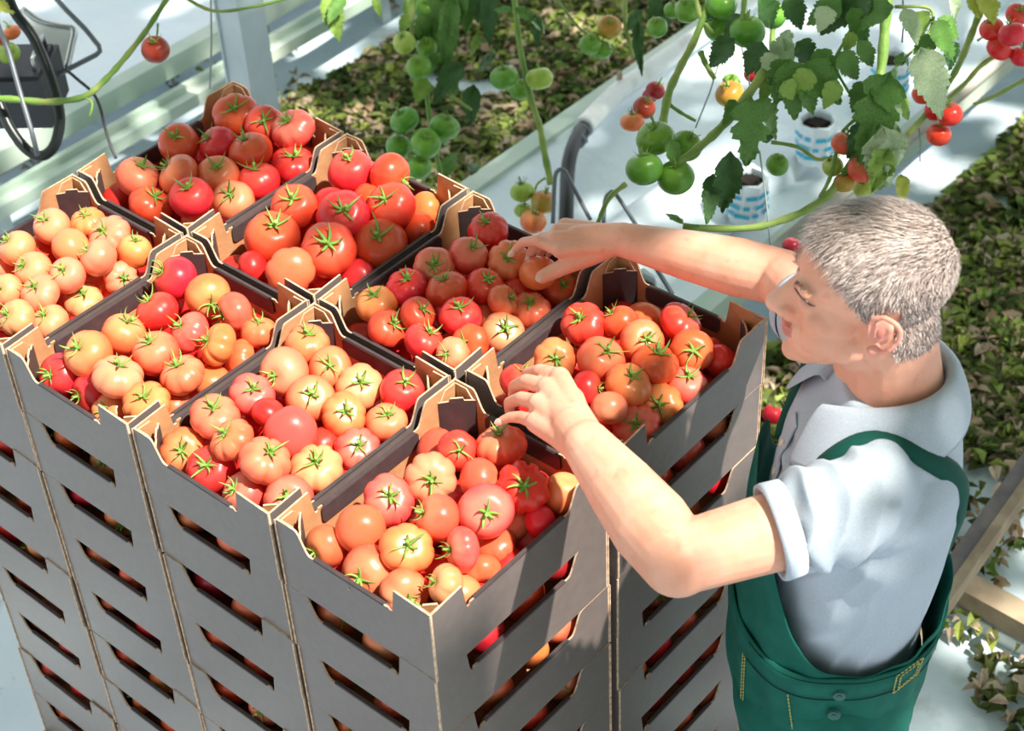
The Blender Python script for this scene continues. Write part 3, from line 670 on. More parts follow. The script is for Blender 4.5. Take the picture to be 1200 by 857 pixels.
plant('vine with green tomatoes rising just behind the reddest crate', at(520, 218, z=-1.0), [(.007, pts(4.15, 520, 222, 514, 190, 506, 150, 497, 90, 492, 40, 488, -20)), (.004, pts(4.1, 506, 150, 495, 170, 480, 195)), (.004, pts(4.1, 525, 110, 540, 122, 552, 130)), (.006, pts(4.12, 482, -15, 484, 20, 482, 45))],
      [(474, 50, 27, 4.1, 'l'), (491, 79, 29, 4.08, 'g'), (500, 55, 24, 4.14, 'g'), (474, 141, 33, 4.05, 'g'), (521, 149, 34, 4.05, 'g'), (467, 172, 30, 4.08, 'g'), (499, 168, 35, 4.02, 'g'), (491, 196, 29, 4.05, 'g'), (499, 10, 26, 4.15, 'g')],
      [(530, -6, 520, 92, 24, 4.1, 'mid', 'plain'), (540, 76, 507, 114, 26, 4.1, 'dark', 'plain'), (574, -10, 572, 54, 22, 4.1, 'dark', 'plain'), (555, 100, 549, 150, 21, 4.15, 'dark', 'plain'), (580, 64, 556, 84, 19, 4.15, 'dark', 'plain'),
       (507, -4, 516, 62, 26, 4.12, 'mid', 'plain'), (492, 18, 507, 62, 22, 4.12, 'mid', 'plain'), (438, -4, 447, 21, 9, 4.1, 'bright', 'plain'), (384, -6, 398, 48, 24, 4.1, 'bright', 'plain'), (402, -4, 384, 26, 18, 4.1, 'mid', 'plain'), (545, -8, 548, 34, 24, 4.14, 'mid', 'plain'),
       (478, 18, 470, 38, 14, 4.12, 'bright', 'plain'), (512, 62, 500, 90, 15, 4.1, 'mid', 'plain'), (528, 95, 532, 118, 16, 4.12, 'mid', 'plain'), (518, 205, 535, 176, 16, 4.2, 'mid', 'plain'), (553, 205, 560, 178, 12, 4.2, 'dark', 'plain'), (560, 40, 552, 66, 10, 4.2, 'bright', 'plain'), (520, -5, 500, 30, 26, 4.16, 'mid', 'plain'), (545, -4, 530, 30, 20, 4.1, 'mid', 'plain'), (560, -6, 562, 22, 18, 4.12, 'dark', 'plain'), (488, -4, 472, 22, 20, 4.16, 'bright', 'plain'), (512, 30, 528, 62, 20, 4.14, 'mid', 'plain'), (498, 92, 488, 120, 20, 4.14, 'bright', 'plain'), (512, 158, 536, 170, 14, 4.1, 'mid', 'plain')])
plant('thick bare vine with two green tomatoes, left of the white pipe', at(645, 215, z=-1.0), [(.0085, pts(4.05, 646, 216, 640, 185, 634, 150, 622, 112, 612, 70, 606, 30, 600, -20)), (.003, pts(4.0, 640, 208, 630, 215, 626, 226))],
      [(591, 91, 33, 4.0, 'g'), (632, 92, 31, 4.02, 'l'), (610, 105, 26, 4.1, 'g'), (612, 225, 28, 3.95, 'l'), (637, 237, 29, 3.93, 'c'), (625, 260, 30, 3.9, 'o'), (614, 247, 22, 3.97, 'l')],
      [(604, 10, 630, 24, 15, 4.0, 'mid', 'plain'), (626, 18, 632, 52, 14, 4.0, 'dark', 'plain'), (624, 22, 640, 36, 12, 4.0, 'pale', 'plain'), (600, 12, 578, 10, 10, 4.0, 'mid', 'plain')])
plant('vine at the top with small green tomatoes above the white pipe', at(740, 30, z=-1.0), [(.0035, pts(4.2, 650, -6, 676, 30, 700, 48, 728, 62)), (.006, pts(4.2, 734, -12, 733, 20, 738, 45, 742, 68))],
      [(692, 52, 25, 4.2, 'g'), (705, 58, 24, 4.22, 'g'), (714, 32, 28, 4.2, 'c'), (770, 32, 24, 3.9, 'g'), (806, 12, 30, 3.6, 'g'), (788, 12, 20, 3.9, 'g')],
      [(752, 12, 732, 36, 15, 4.1, 'dark', 'plain'), (748, 26, 749, 84, 13, 4.1, 'dark', 'plain'), (769, -4, 765, 34, 15, 4.0, 'dark', 'plain'), (778, 20, 776, 44, 18, 4.0, 'dark', 'plain')])
plant('vine carrying four big green tomatoes above the raised forearm', at(775, 240, z=-.95), [(.0085, pts(3.3, 775, 150, 782, 112, 797, 80, 815, 45, 835, -12)), (.009, pts(3.15, 897, 84, 868, 122, 838, 155, 812, 178, 784, 200)), (.0065, pts(3.4, 822, 60, 828, 75, 838, 92)), (.004, pts(3.35, 785, 122, 800, 133, 815, 142)), (.0055, pts(3.45, 735, 215, 715, 232, 702, 262))],
      [(768, 162, 44, 3.18, 'g'), (755, 198, 41, 3.14, 'g'), (792, 208, 42, 3.16, 'g'), (804, 171, 36, 3.22, 'g'), (741, 143, 27, 3.6, 'o'), (755, 126, 26, 3.62, 'd'), (768, 106, 22, 3.66, 'd'), (762, 112, 18, 3.7, 'd')],
      [(785, 165, 795, 196, 18, 3.12, 'mid', 'plain'), (856, 180, 848, 258, 32, 3.1, 'dark', 'plain'), (836, 205, 830, 260, 22, 3.15, 'dark', 'plain'), (800, 262, 780, 248, 10, 3.3, 'mid', 'plain')])
plant('cluster of green tomatoes and dark leaves at the top, left of the pots', at(870, 150, z=-.95), [(.006, pts(3.25, 866, 48, 872, 20, 876, -14)), (.0055, pts(3.3, 812, -12, 820, 20, 835, 40)), (.004, pts(3.3, 905, 167, 935, 172, 958, 187, 982, 182)), (.0065, pts(3.6, 905, 25, 904, 60, 912, 100))],
      [(845, 6, 36, 3.3, 'g'), (876, 37, 40, 3.26, 'g'), (843, 31, 36, 3.34, 'g'), (905, 18, 32, 3.4, 'g'), (855, 110, 32, 3.6, 'c'), (883, 86, 22, 3.6, 'd'), (911, 193, 26, 3.28, 'g'), (857, 96, 20, 3.62, 'g')],
      [(860, 46, 824, 80, 28, 3.2, 'dark', 'plain'), (893, 50, 874, 88, 28, 3.2, 'dark', 'plain'), (880, 116, 878, 194, 46, 3.1, 'mid', 'lobed'), (884, 120, 924, 158, 36, 3.12, 'mid', 'plain'), (898, 148, 900, 180, 16, 3.15, 'dark', 'plain'), (862, 118, 852, 138, 16, 3.14, 'mid', 'plain'),
       (930, 52, 894, 76, 32, 3.2, 'pale', 'plain'), (925, 70, 908, 118, 36, 3.14, 'mid', 'plain'), (925, 72, 938, 138, 40, 3.12, 'mid', 'plain'), (944, 74, 986, 120, 42, 3.12, 'mid', 'plain'), (934, 50, 958, 76, 30, 3.15, 'dark', 'plain'), (900, 60, 886, 100, 22, 3.2, 'mid', 'plain'), (870, 18, 846, 48, 22, 3.25, 'dark', 'plain'),
       (915, 40, 932, 60, 26, 3.2, 'pale', 'plain'), (890, -5, 915, 36, 30, 3.3, 'dark', 'plain'), (860, -5, 830, 20, 24, 3.3, 'dark', 'plain'), (925, -6, 940, 36, 26, 3.25, 'dark', 'plain'), (912, 66, 890, 92, 28, 3.16, 'pale', 'plain'), (940, 100, 960, 134, 26, 3.12, 'mid', 'plain'), (910, 78, 920, 112, 26, 3.14, 'dark', 'plain'), (958, 58, 975, 90, 26, 3.14, 'mid', 'plain'), (950, 82, 930, 112, 26, 3.1, 'bright', 'plain'), (905, 88, 892, 118, 20, 3.16, 'bright', 'plain'), (918, 96, 934, 116, 22, 3.1, 'bright', 'plain')])
plant('tall leafy tomato plant behind the head, with a thick green stem', at(1046, 66, z=-.9), [(.011, pts(3.3, 1044, -14, 1038, 30, 1031, 90, 1016, 130)), (.0085, pts(3.2, 1010, 130, 1002, 180, 985, 212, 964, 235, 930, 256, 880, 268, 800, 264)), (.0032, pts(3.15, 1047, 8, 1090, 10, 1088, 40, 1050, 78, 1012, 124)), (.0032, pts(3.15, 1000, 34, 980, 72, 990, 100, 1006, 126)), (.004, pts(3.2, 962, 232, 975, 205, 985, 160, 1003, 140))],
      [(988, 168, 28, 3.2, 'o'), (1009, 199, 31, 3.18, 'o'), (976, 195, 24, 3.22, 'l'), (990, 214, 25, 3.2, 'c'), (1012, 221, 24, 3.24, 'l')],
      [(1042, 86, 1010, 184, 50, 3.1, 'mid', 'lobed'), (1042, 86, 1063, 112, 22, 3.12, 'mid', 'plain'), (1012, 140, 996, 188, 26, 3.14, 'dark', 'plain'), (1080, 58, 1107, 138, 40, 3.05, 'pale', 'plain'), (1092, 26, 1130, 70, 26, 3.08, 'mid', 'plain'), (1095, 45, 1070, 62, 26, 3.1, 'mid', 'plain'),
       (1060, 10, 1077, 50, 22, 3.1, 'pale', 'plain'), (1100, 22, 1131, 42, 20, 3.1, 'mid', 'plain'), (1113, -4, 1128, 26, 18, 3.1, 'pale', 'plain'), (1034, 150, 1044, 236, 48, 3.08, 'pale', 'curly'), (1040, 175, 1024, 222, 30, 3.07, 'bright', 'curly'), (1048, 145, 1038, 175, 20, 3.1, 'pale', 'curly'), (1056, 205, 1062, 240, 16, 3.1, 'yellow', 'plain'),
       (1046, 8, 984, 32, 38, 3.1, 'mid', 'plain'), (985, 2, 945, 28, 30, 3.15, 'mid', 'plain'), (970, 8, 962, 34, 24, 3.14, 'pale', 'plain'), (984, 62, 1013, 96, 26, 3.1, 'mid', 'plain'), (1006, 48, 1028, 82, 20, 3.1, 'mid', 'plain'), (1050, 76, 1058, 62, 10, 3.1, 'mid', 'plain'), (1060, 70, 1072, 82, 9, 3.1, 'dark', 'plain'),
       (1022, 0, 990, 18, 26, 3.12, 'dark', 'plain'), (1010, -5, 960, 40, 30, 3.16, 'dark', 'plain'), (998, 10, 1018, 52, 26, 3.14, 'mid', 'plain'), (968, 72, 950, 104, 28, 3.12, 'mid', 'plain'), (980, 95, 968, 128, 22, 3.1, 'bright', 'plain'), (1016, 96, 998, 132, 26, 3.12, 'mid', 'plain'), (1026, 100, 1048, 128, 24, 3.1, 'mid', 'plain'), (1075, 15, 1098, 52, 24, 3.12, 'bright', 'plain'), (1110, 50, 1128, 88, 22, 3.1, 'dark', 'plain'), (1038, 195, 1058, 218, 22, 3.06, 'pale', 'curly'), (1000, 38, 990, 62, 16, 3.12, 'bright', 'plain'), (1050, 112, 1066, 140, 20, 3.12, 'bright', 'plain'), (1045, 118, 1058, 148, 16, 3.1, 'pale', 'plain')])
plant('yellow green vine with shiny red tomatoes at the top right corner', at(1100, 150, z=-1.0), [(.008, pts(3.6, 1156, -8, 1146, 25, 1130, 58, 1114, 92, 1090, 128, 1062, 158)), (.0055, pts(3.62, 1172, 62, 1150, 78, 1128, 102, 1096, 128)), (.0025, pts(3.6, 1145, 48, 1158, 42, 1175, 45)), (.005, pts(3.7, 1205, 92, 1170, 110, 1140, 122))],
      [(1162, 34, 28, 3.55, 'r'), (1186, 40, 31, 3.5, 'r'), (1171, 57, 29, 3.55, 'r'), (1196, 66, 26, 3.55, 'r'), (1192, 17, 26, 3.58, 'r'), (1083, 110, 27, 3.6, 'R'), (1096, 130, 25, 3.6, 'R'), (1113, 134, 30, 3.55, 'R'), (1100, 158, 28, 3.58, 'R')],
      [(1152, -4, 1168, 22, 26, 3.5, 'yellow', 'plain'), (1140, -6, 1148, 20, 18, 3.5, 'yellow', 'plain')])
plant('bent vine with one dark red tomato at the upper left', at(100, 200, z=-1.2), [(.0078, pts(3.7, -20, 115, 20, 118, 60, 119, 98, 113, 122, 96, 142, 76, 165, 45, 184, 15, 205, -18)), (.004, pts(3.72, 210, -6, 250, 14, 300, 8, 350, -6)), (.0025, pts(3.7, 184, 28, 184, 40, 183, 48)), (.003, pts(3.7, 98, 113, 108, 120, 106, 135))],
      [(182, 58, 32, 3.68, 'd'), (14, 38, 20, 3.9, 'o'), (10, 62, 26, 3.88, 'l'), (0, 48, 20, 3.9, 'r')],
      [(-5, 10, 22, 6, 22, 3.7, 'yellow', 'plain'), (-8, 2, 8, 14, 16, 3.7, 'bright', 'plain')])
for i, (x0, y0, x1, y1, dd, lab) in enumerate(((247, -10, 246, 104, 3.9, 'grey twine hanging in front of the steel post'), (890, 177, 903, 290, 3.2, 'grey twine running down beside the nearest pot'), (868, 50, 882, 120, 3.35, 'grey twine below the top green tomatoes'),
                                         (846, 62, 815, 150, 3.4, 'grey twine slanting left of the twin leaves'), (1058, 0, 1057, 50, 3.5, 'dark twine at the top right pot'), (78, 82, 110, 112, 3.8, None), (1077, 150, 1078, 190, 3.6, 'pale hooked twine beside the beige pipe'), (760, 300, 792, 330, 3.45, None))):
    if not lab: continue
    A = at(x0, y0, d=dd); B = at(x1, y1, d=dd); bm = bmesh.new(); tube(bm, [Vector((0, 0, 0)), (B-A)*.5+Vector((.003, 0, -.003)), B-A], .0016 if i else .0022, 6)
    tag(obj('twine', fin(bm, 'twine', MT['string'] if i != 4 else MT['black']), None, A), lab, 'twine')
P = [at(x, y, d=3.85) for x, y in ((78, 82), (92, 94), (108, 108), (117, 125), (123, 150), (130, 172), (136, 186))]
bm = bmesh.new(); tube(bm, [q-P[0] for q in smoothline(P, 3)], .0035, 7); tag(obj('cable', fin(bm, 'cable', MT['dgrey']), None, P[0]), 'thin dark cable hanging from the milky container', 'cable')
q = at(905, 486, -1.245); o = tomato(q, .026, 'R', Vector((0, .4, 1)), True, 6, rnd=rl); tag(o, 'lone red tomato fallen on the litter, between crates and man', 'tomato')
q = at(928, 289, d=3.5); o = tomato(q, .02, 'd', Vector((0, .4, 1)), False, 6, rnd=rl); tag(o, 'small dark red tomato peeping out just above the raised elbow', 'tomato')

# added, unseen leaf canopy overhead, gapped to break the sun into patches
def shade_canopy():
    rnd = random.Random(4); bm = bmesh.new()
    for _ in range(34000):
        x = rnd.uniform(-1.6, 6.2); y = rnd.uniform(-3.2, 4.6); z = rnd.uniform(2.4, 2.8)
        lx = x-z*SUN_TO.x/SUN_TO.z; ly = y-z*SUN_TO.y/SUN_TO.z      # where its shade falls at crate height
        if -.04 < lx < 1.27 and -.12 < ly < .50 or 1.25 < lx < 1.47 and .12 < ly < .42: continue
        dens = -.05
        if -.04 < lx < 1.27 and .5 <= ly < .8: dens = .16
        elif 1.2 < lx < 2.0 and -.3 < ly < .85: dens = .06 if ly > .12 else -.04
        if 1.22 < lx < 1.42 and .40 < ly < .60: continue
        if noise.noise(Vector((x*3.3, y*3.3, 7))) < dens: continue
        s = rnd.uniform(.06, .13); T = Matrix.Translation((x, y, z)) @ Matrix.Rotation(rnd.uniform(0, 6), 4, 'Z') @ Matrix.Rotation(rnd.uniform(-.7, .7), 4, 'X')
        v = [bm.verts.new(T @ Vector(q)) for q in ((-s, 0, 0), (-.2*s, .45*s, .02), (.6*s, .3*s, 0), (s, 0, -.02), (.6*s, -.3*s, 0), (-.2*s, -.45*s, .02))]
        bm.faces.new((v[0], v[1], v[2], v[3])); bm.faces.new((v[0], v[3], v[4], v[5]))
    return fin(bm, 'added_shade_canopy', MT['leaf_mid'])
tag(obj('added_shade_canopy', shade_canopy()), 'unseen leaves added overhead to break up the sunlight', 'foliage', kind='stuff')

# ------------------------------------------------------------------ the man
HC = Vector((1.4838, .5372, .3317))                       # between the ears
YAW = radians(35)
FW = Vector((-cos(YAW), -sin(YAW), 0)); LF = Vector((sin(YAW), -cos(YAW), 0)); UP = Vector((0, 0, 1))
def lw(f, l, z): return HC + FW*f + LF*l + UP*z
ROTH = Matrix((FW, LF, UP)).transposed()
man = empty('person', (HC.x, HC.y, FLOOR)); MO = Vector(man.location)
tag(man, 'grey haired man in pale blue polo and green bib overalls reaching over the crates', 'person')

class Blob:
    """overlapping closed shapes that are fused into one skin"""
    def __init__(s): s.bm = bmesh.new()
    def ell(s, c, r, rot=None, seg=24):
        n0 = len(s.bm.verts)
        T = Matrix.Translation(c) @ (rot.to_4x4() if rot else ROTH.to_4x4()) @ Matrix.Diagonal((*r, 1))
        bmesh.ops.create_uvsphere(s.bm, u_segments=seg, v_segments=seg*2//3, radius=1, matrix=T)
    def chain(s, P, Rd, seg=20, flat=None):
        """tapered limb; flat = (axis, factor) squeezes the section along one world axis"""
        P = [Vector(p) for p in P]
        for i, p in enumerate(P):
            T = Matrix.Translation(p)
            bmesh.ops.create_uvsphere(s.bm, u_segments=seg, v_segments=seg*2//3, radius=Rd[i], matrix=T)
        for i in range(len(P)-1):
            d = P[i+1]-P[i]; L_ = d.length
            if L_ < 1e-6: continue
            q = d.to_track_quat('Z', 'Y').to_matrix().to_4x4()
            bmesh.ops.create_cone(s.bm, cap_ends=True, segments=seg, radius1=Rd[i], radius2=Rd[i+1], depth=L_, matrix=Matrix.Translation((P[i]+P[i+1])/2) @ q)
    def loft(s, rings):
        """rings of points -> closed tube"""
        rr = [[s.bm.verts.new(p) for p in r] for r in rings]; n = len(rr[0])
        for a, b in zip(rr, rr[1:]):
            for k in range(n): s.bm.faces.new((a[k], a[(k+1) % n], b[(k+1) % n], b[k]))
        s.bm.faces.new(list(reversed(rr[0]))); s.bm.faces.new(rr[-1])
    def bake(s, name, voxel, smooth_it, mats, fac=.5):
        bmesh.ops.recalc_face_normals(s.bm, faces=s.bm.faces)
        me = bpy.data.meshes.new('tmp'); s.bm.to_mesh(me); s.bm.free()
        o = bpy.data.objects.new('tmp', me); COL.objects.link(o)
        m = o.modifiers.new('r', 'REMESH'); m.mode = 'VOXEL'; m.voxel_size = voxel; m.use_smooth_shade = True
        m2 = o.modifiers.new('s', 'SMOOTH'); m2.factor = fac; m2.iterations = smooth_it
        dg = bpy.context.evaluated_depsgraph_get(); dg.update()
        out = bpy.data.meshes.new_from_object(o.evaluated_get(dg)); out.name = name
        bpy.data.objects.remove(o)
        for mm in mats: out.materials.append(mm)
        for p in out.polygons: p.use_smooth = True
        return out

# joints
SHL = lw(.01, .178, -.200); SHR = lw(.03, -.175, -.195)
WL = at(688, 522, .112); EL = at(794, 656, d=2.19)
WR = at(730, 281, .075); ER = at(918, 326, d=2.64)
body = Blob(); E_ = body.ell; ident = ROTH
def he(c, r): body.ell(lw(*c), r)
he((-.010, 0, .045), (.094, .074, .079)); he((.033, 0, .040), (.052, .062, .056)); he((.040, 0, -.006), (.047, .058, .056))
he((.020, 0, -.058), (.058, .053, .038)); he((.068, 0, -.086), (.026, .027, .020)); he((.070, 0, -.052), (.026, .030, .026))
he((.048, 0, -.068), (.045, .045, .030))
body.chain([lw(.081, 0, .026), lw(.098, 0, .004), lw(.112, 0, -.014)], [.0085, .0105, .0135]); he((.100, .0135, -.019), (.012, .008, .0085)); he((.100, -.0135, -.019), (.012, .008, .0085))
body.chain([lw(.084, 0, .010), lw(.092, 0, -.008), lw(.098, 0, -.021)], [.012, .0125, .010]); he((.090, 0, -.024), (.016, .018, .013))
he((.0965, 0, -.0420), (.0075, .020, .0050)); he((.0945, 0, -.0555), (.0085, .018, .0060)); he((.083, 0, -.089), (.018, .019, .016))
for s in (1, -1): he((.052, s*.034, -.040), (.030, .022, .030))
for s in (1, -1):
    he((.0755, s*.028, .034), (.014, .026, .009)); he((.056, s*.040, -.012), (.026, .019, .022)); he((.0735, s*.031, .0095), (.0135, .0165, .0125))
    ep = [(.006, -.004), (.009, .012), (.004, .026), (-.008, .033), (-.021, .030), (-.028, .018), (-.026, .003), (-.018, -.010), (-.010, -.021), (-.001, -.028), (.006, -.022)]
    body.chain([lw(x-.006, s*(.077+.015*min(1, max(0, -x/.018))), z-.002) for x, z in ep], [.0040]*11, 10)
    body.chain([lw(x-.006, s*(.074+.006*max(0, -x/.022)), z-.002) for x, z in ((-.018, .012), (-.014, -.002), (-.006, -.010))], [.004]*3, 8)
    he((-.016, s*.0745, .002), (.013, .0035, .022)); he((-.006, s*.079, -.025), (.009, .0055, .009))
body.chain([lw(-.030, 0, -.030), lw(-.042, 0, -.09), lw(-.05, 0, -.15)], [.060, .058, .064])
he((-.005, 0, -.075), (.05, .048, .04)); he((.005, .0, -.115), (.028, .022, .03))
# hidden trunk and legs inside the clothes
body.chain([lw(-.05, 0, -.17), lw(-.04, 0, -.24), lw(-.03, 0, -.36)], [.058, .085, .085])
# arms
body.chain([lw(-.045, .05, -.235), SHL-UP*.01, SHL.lerp(EL, .5), EL+(SHL-EL).normalized()*.02], [.05, .050, .050, .046])
body.chain([EL+Vector((0, 0, 0)), EL.lerp(WL, .28), EL.lerp(WL, .6), WL], [.048, .053, .046, .034])
body.chain([lw(-.045, -.05, -.235), SHR-UP*.01, SHR.lerp(ER, .5), ER], [.05, .050, .047, .043])
body.chain([ER, ER.lerp(WR, .28), ER.lerp(WR, .62), WR], [.043, .045, .038, .027])
NAILS = []
def hand(W, knuck, fingers, thumb, rk=(.0125, .0115), palm=.0135, wr=.0275, kf=1.0):
    """knuck: 4 points index..little; fingers: lists of joint points; thumb: joints from the base"""
    mid = (knuck[1]+knuck[2])/2
    for k, q in enumerate(knuck):
        side = (q-mid)*.55
        body.chain([W+side*.55, W.lerp(q, .55)+side*.12, q], [wr*.62, .0162*kf, palm*kf])
    body.chain([W, W.lerp(mid, .35), W.lerp(mid, .7)], [wr, wr*.86, .017])
    for k, (q, F_) in enumerate(zip(knuck, fingers)):
        r0 = (.0112, .0115, .0108, .0096)[k]*kf; pts_ = [q]+F_; n = len(pts_)
        body.chain(pts_, [r0*1.05]+[r0*(1-.13*i) for i in range(1, n)], 14)
        if len(F_) >= 2: NAILS.append((F_[-1], (F_[-1]-F_[-2]).normalized(), (-R2), r0*.62))
    n = len(thumb); body.chain([W.lerp(thumb[0], .2)]+thumb, [.019, .0165]+[.0138, .0128, .0112][:n-1], 14)
    if n > 2: NAILS.append((thumb[-1], (thumb[-1]-thumb[-2]).normalized(), (-R2), .0085))
# his left hand (nearer the viewer): back of the hand up, fingers curled down over the fruit, little finger along the rim
KL = [at(656, 442, .088), at(641, 454, .088), at(631, 473, .084), at(628, 495, .078)]
FL = [[at(633, 435, .072), at(618, 438, .046), at(614, 448, .022)], [at(617, 447, .070), at(603, 453, .042), at(601, 463, .018)],
      [at(611, 467, .066), at(597, 472, .040), at(597, 482, .016)], [at(611, 489, .062), at(598, 489, .052), at(588, 493, .042)]]
hand(WL, KL, FL, [at(672, 468, .07), at(655, 448, .045), at(644, 442, .022)], wr=.032, kf=1.12)
# his right hand (farther): wrist high, index reaching to a calyx, thumb stretched along a fruit
KR = [at(656, 293, .060), at(652, 280, .066), at(655, 271, .062), at(662, 265, .052)]
FR = [[at(630, 282, .058), at(613, 284, .042), at(602, 295, .022)], [at(636, 279, .045), at(625, 290, .022), at(620, 302, .004)],
      [at(646, 279, .035), at(637, 290, .010), at(632, 300, -.008)], [at(660, 276, .02), at(652, 288, -.002), at(645, 296, -.015)]]
hand(WR, KR, FR, [at(692, 300, .050), at(662, 312, .034), at(647, 319, .026), at(635, 325, .020)])
bmesh.ops.translate(body.bm, vec=-MO, verts=body.bm.verts)
skin = body.bake('skin', .0026, 5, [MT['skin'], MT['lip'], MT['ear']])
HL = HC-MO
def toloc(p): v = p-HL; return v.dot(FW), v.dot(LF), v.z
for p in skin.polygons:
    if p.center.z > HL.z-.13 and (p.center-HL).length < .16:
        f, l, z = toloc(p.center)
        if f > .0905 and abs(l) < .024-.25*abs(z+.049) and -.0605 < z < -.0375: p.material_index = 1
        elif abs(l) > .0765 and -.04 < z < .04 and -.045 < f < .012: p.material_index = 2
obj('body', skin, man)
SB = BVHTree.FromPolygons([v.co.copy() for v in skin.vertices if 1], [tuple(p.vertices) for p in skin.polygons])
for (p, dr, up, r) in NAILS:
    up = (up-dr*up.dot(dr)).normalized(); sd_ = up.cross(dr); q = p-MO+up*r*1.22+dr*r*.25
    bm = bmesh.new(); vs = [bm.verts.new(q+dr*r*1.05*cos(a)+sd_*r*.8*sin(a)-up*(r*.42*abs(sin(a)))) for a in [2*pi*i/12 for i in range(12)]]; c = bm.verts.new(q+up*r*.14)
    for i in range(12): bm.faces.new((vs[i], vs[(i+1) % 12], c))
    obj('fingernail', fin(bm, 'fingernail', MT['nail'], True), man)
for s in (1, -1):
    bm = bmesh.new(); bmesh.ops.create_uvsphere(bm, u_segments=16, v_segments=10, radius=.0085, matrix=Matrix.Translation(lw(.0660, s*.031, .004)-MO))
    obj('eye', fin(bm, 'eye', MT['eye'], True), man)
    bm = bmesh.new(); P = [lw(.0868-.00112*k*k, s*(.0285+.0042*(k-2)), .0030+.0007*abs(k-2)) - MO for k in range(6)]; P = [SB.ray_cast(CAM-MO, ray(x, y))[0] for x, y in ((931, 337), (935, 343), (940, 349), (945, 354), (950, 358), (955, 359))]; P = [q-HL for q in P]; P = [HL+FW*q.dot(FW)+LF*q.dot(LF)*s+UP*q.z for q in P]; tube(bm, P, [.0006, .0016, .0019, .0018, .0014, .0006], 6)
    obj('lash_line', fin(bm, 'lash_line', MT['hair3'], True), man)

for s in (1, -1):
    bm = bmesh.new(); bmesh.ops.create_uvsphere(bm, u_segments=14, v_segments=9, radius=1, matrix=Matrix.Translation(lw(-.013, s*.0765, .000)-MO) @ ROTH.to_4x4() @ Matrix.Diagonal((.0065, .0028, .0095, 1)))
    o = obj('ear_shade', fin(bm, 'ear_shade', MT['lip'], True), man)  # solid darker ellipsoid, its colour stands for the shade inside the ear
# hair: a thin cap over the scalp and thousands of short strands on it
def hairy(f, l, z):
    al = abs(l)
    if f > .012: line = .072+.35*(f-.012)*(1 if al < .045 else 1)-(.0 if al < .05 else (al-.05)*.6) if f > .040 else .020+ (f-.012)*1.86
    elif f > -.006: line = .012
    elif f > -.034: line = .036
    else: line = -.055 - .25*(-.034-f)
    if -.034 > f: line = -.052
    return z > line
rh = random.Random(3)
bmc = bmesh.new(); caps = {}
bmh = [bmesh.new() for _ in range(3)]
def strand(bm, p, n, dr, L_, w_):
    sd_ = n.cross(dr).normalized(); a = [bm.verts.new(p-sd_*w_), bm.verts.new(p+sd_*w_)]
    m1 = p+(dr*.55+n*.25)*L_; b = [bm.verts.new(m1-sd_*w_*.8), bm.verts.new(m1+sd_*w_*.8)]
    c = bm.verts.new(p+(dr*1.0+n*.22)*L_)
    bm.faces.new((a[0], a[1], b[1], b[0])); bm.faces.new((b[0], b[1], c))
for p in skin.polygons:
    c = p.center
    if c.z < HL.z-.09 or (c-HL).length > .2: continue
    f, l, z = toloc(c)
    if abs(l) > .074 and -.045 < f < .01 and z < .034: continue
    if not hairy(f+.004*noise.noise(c*90), l, z+.006*noise.noise(c*70)): continue
    n = p.normal
    vs = []
    for i in p.vertices:
        if i not in caps: caps[i] = bmc.verts.new(skin.vertices[i].co+skin.vertices[i].normal*.0022)
        vs.append(caps[i])
    bmc.faces.new(vs).smooth = True
    top = max(0, min(1, (z-.03)/.07))
    for _ in range(2 if rh.random() < .55 else 1):
        # growth direction: forward on top, down and back at the sides
        whirl = Vector((noise.noise(c*14), noise.noise(c*14+Vector((9, 0, 0))), noise.noise(c*14+Vector((0, 9, 0)))))
        g = FW*(.9*top-.25*(1-top)) + UP*(-.9*(1-top)+.1*top) + LF*(.45*(1 if l > 0 else -1)*top*min(1, abs(l)*25)) + whirl*.9 + Vector((rh.uniform(-.35, .35), rh.uniform(-.35, .35), rh.uniform(-.2, .35)))
        g = (g-n*g.dot(n)*.8).normalized()
        L_ = (.007+.020*top)*rh.uniform(.7, 1.25)
        wgt = (.40, .42, .18) if top > .3 else (.45, .25, .30)
        if f > .045: wgt = (.4, .28, .32)
        k = rh.choices((0, 1, 2), wgt)[0]
        q = c+Vector((rh.uniform(-1, 1), rh.uniform(-1, 1), rh.uniform(-1, 1)))*.0015
        strand(bmh[k], q+n*.0015, (n+whirl*.2).normalized(), g, L_, .00042)
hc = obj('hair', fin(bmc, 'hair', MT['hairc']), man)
for bm, m, nm in zip(bmh, ('hair1', 'hair2', 'hair3'), ('grey strands', 'silver strands', 'dark strands')):
    o = obj('hair_strands', fin(bm, 'hair_strands', MT[m]), hc); o['label'] = nm; o['kind'] = 'stuff'
for s in (1, -1):
    bm = bmesh.new()
    for _ in range(90):
        t_ = rh.random(); p = lw(.0875-.012*t_, s*(.014+.038*t_), .030+.006*sin(pi*t_)) - MO; p = SB.find_nearest(p)[0]; strand(bm, p+Vector((rh.uniform(-1, 1), rh.uniform(-1, 1), rh.uniform(-1, 1)))*.0022, FW, (LF*s*.8+UP*rh.uniform(-.1, .5)+FW*.2).normalized(), .008, .0004)
    obj('eyebrow', fin(bm, 'eyebrow', MT['hair1']), man)

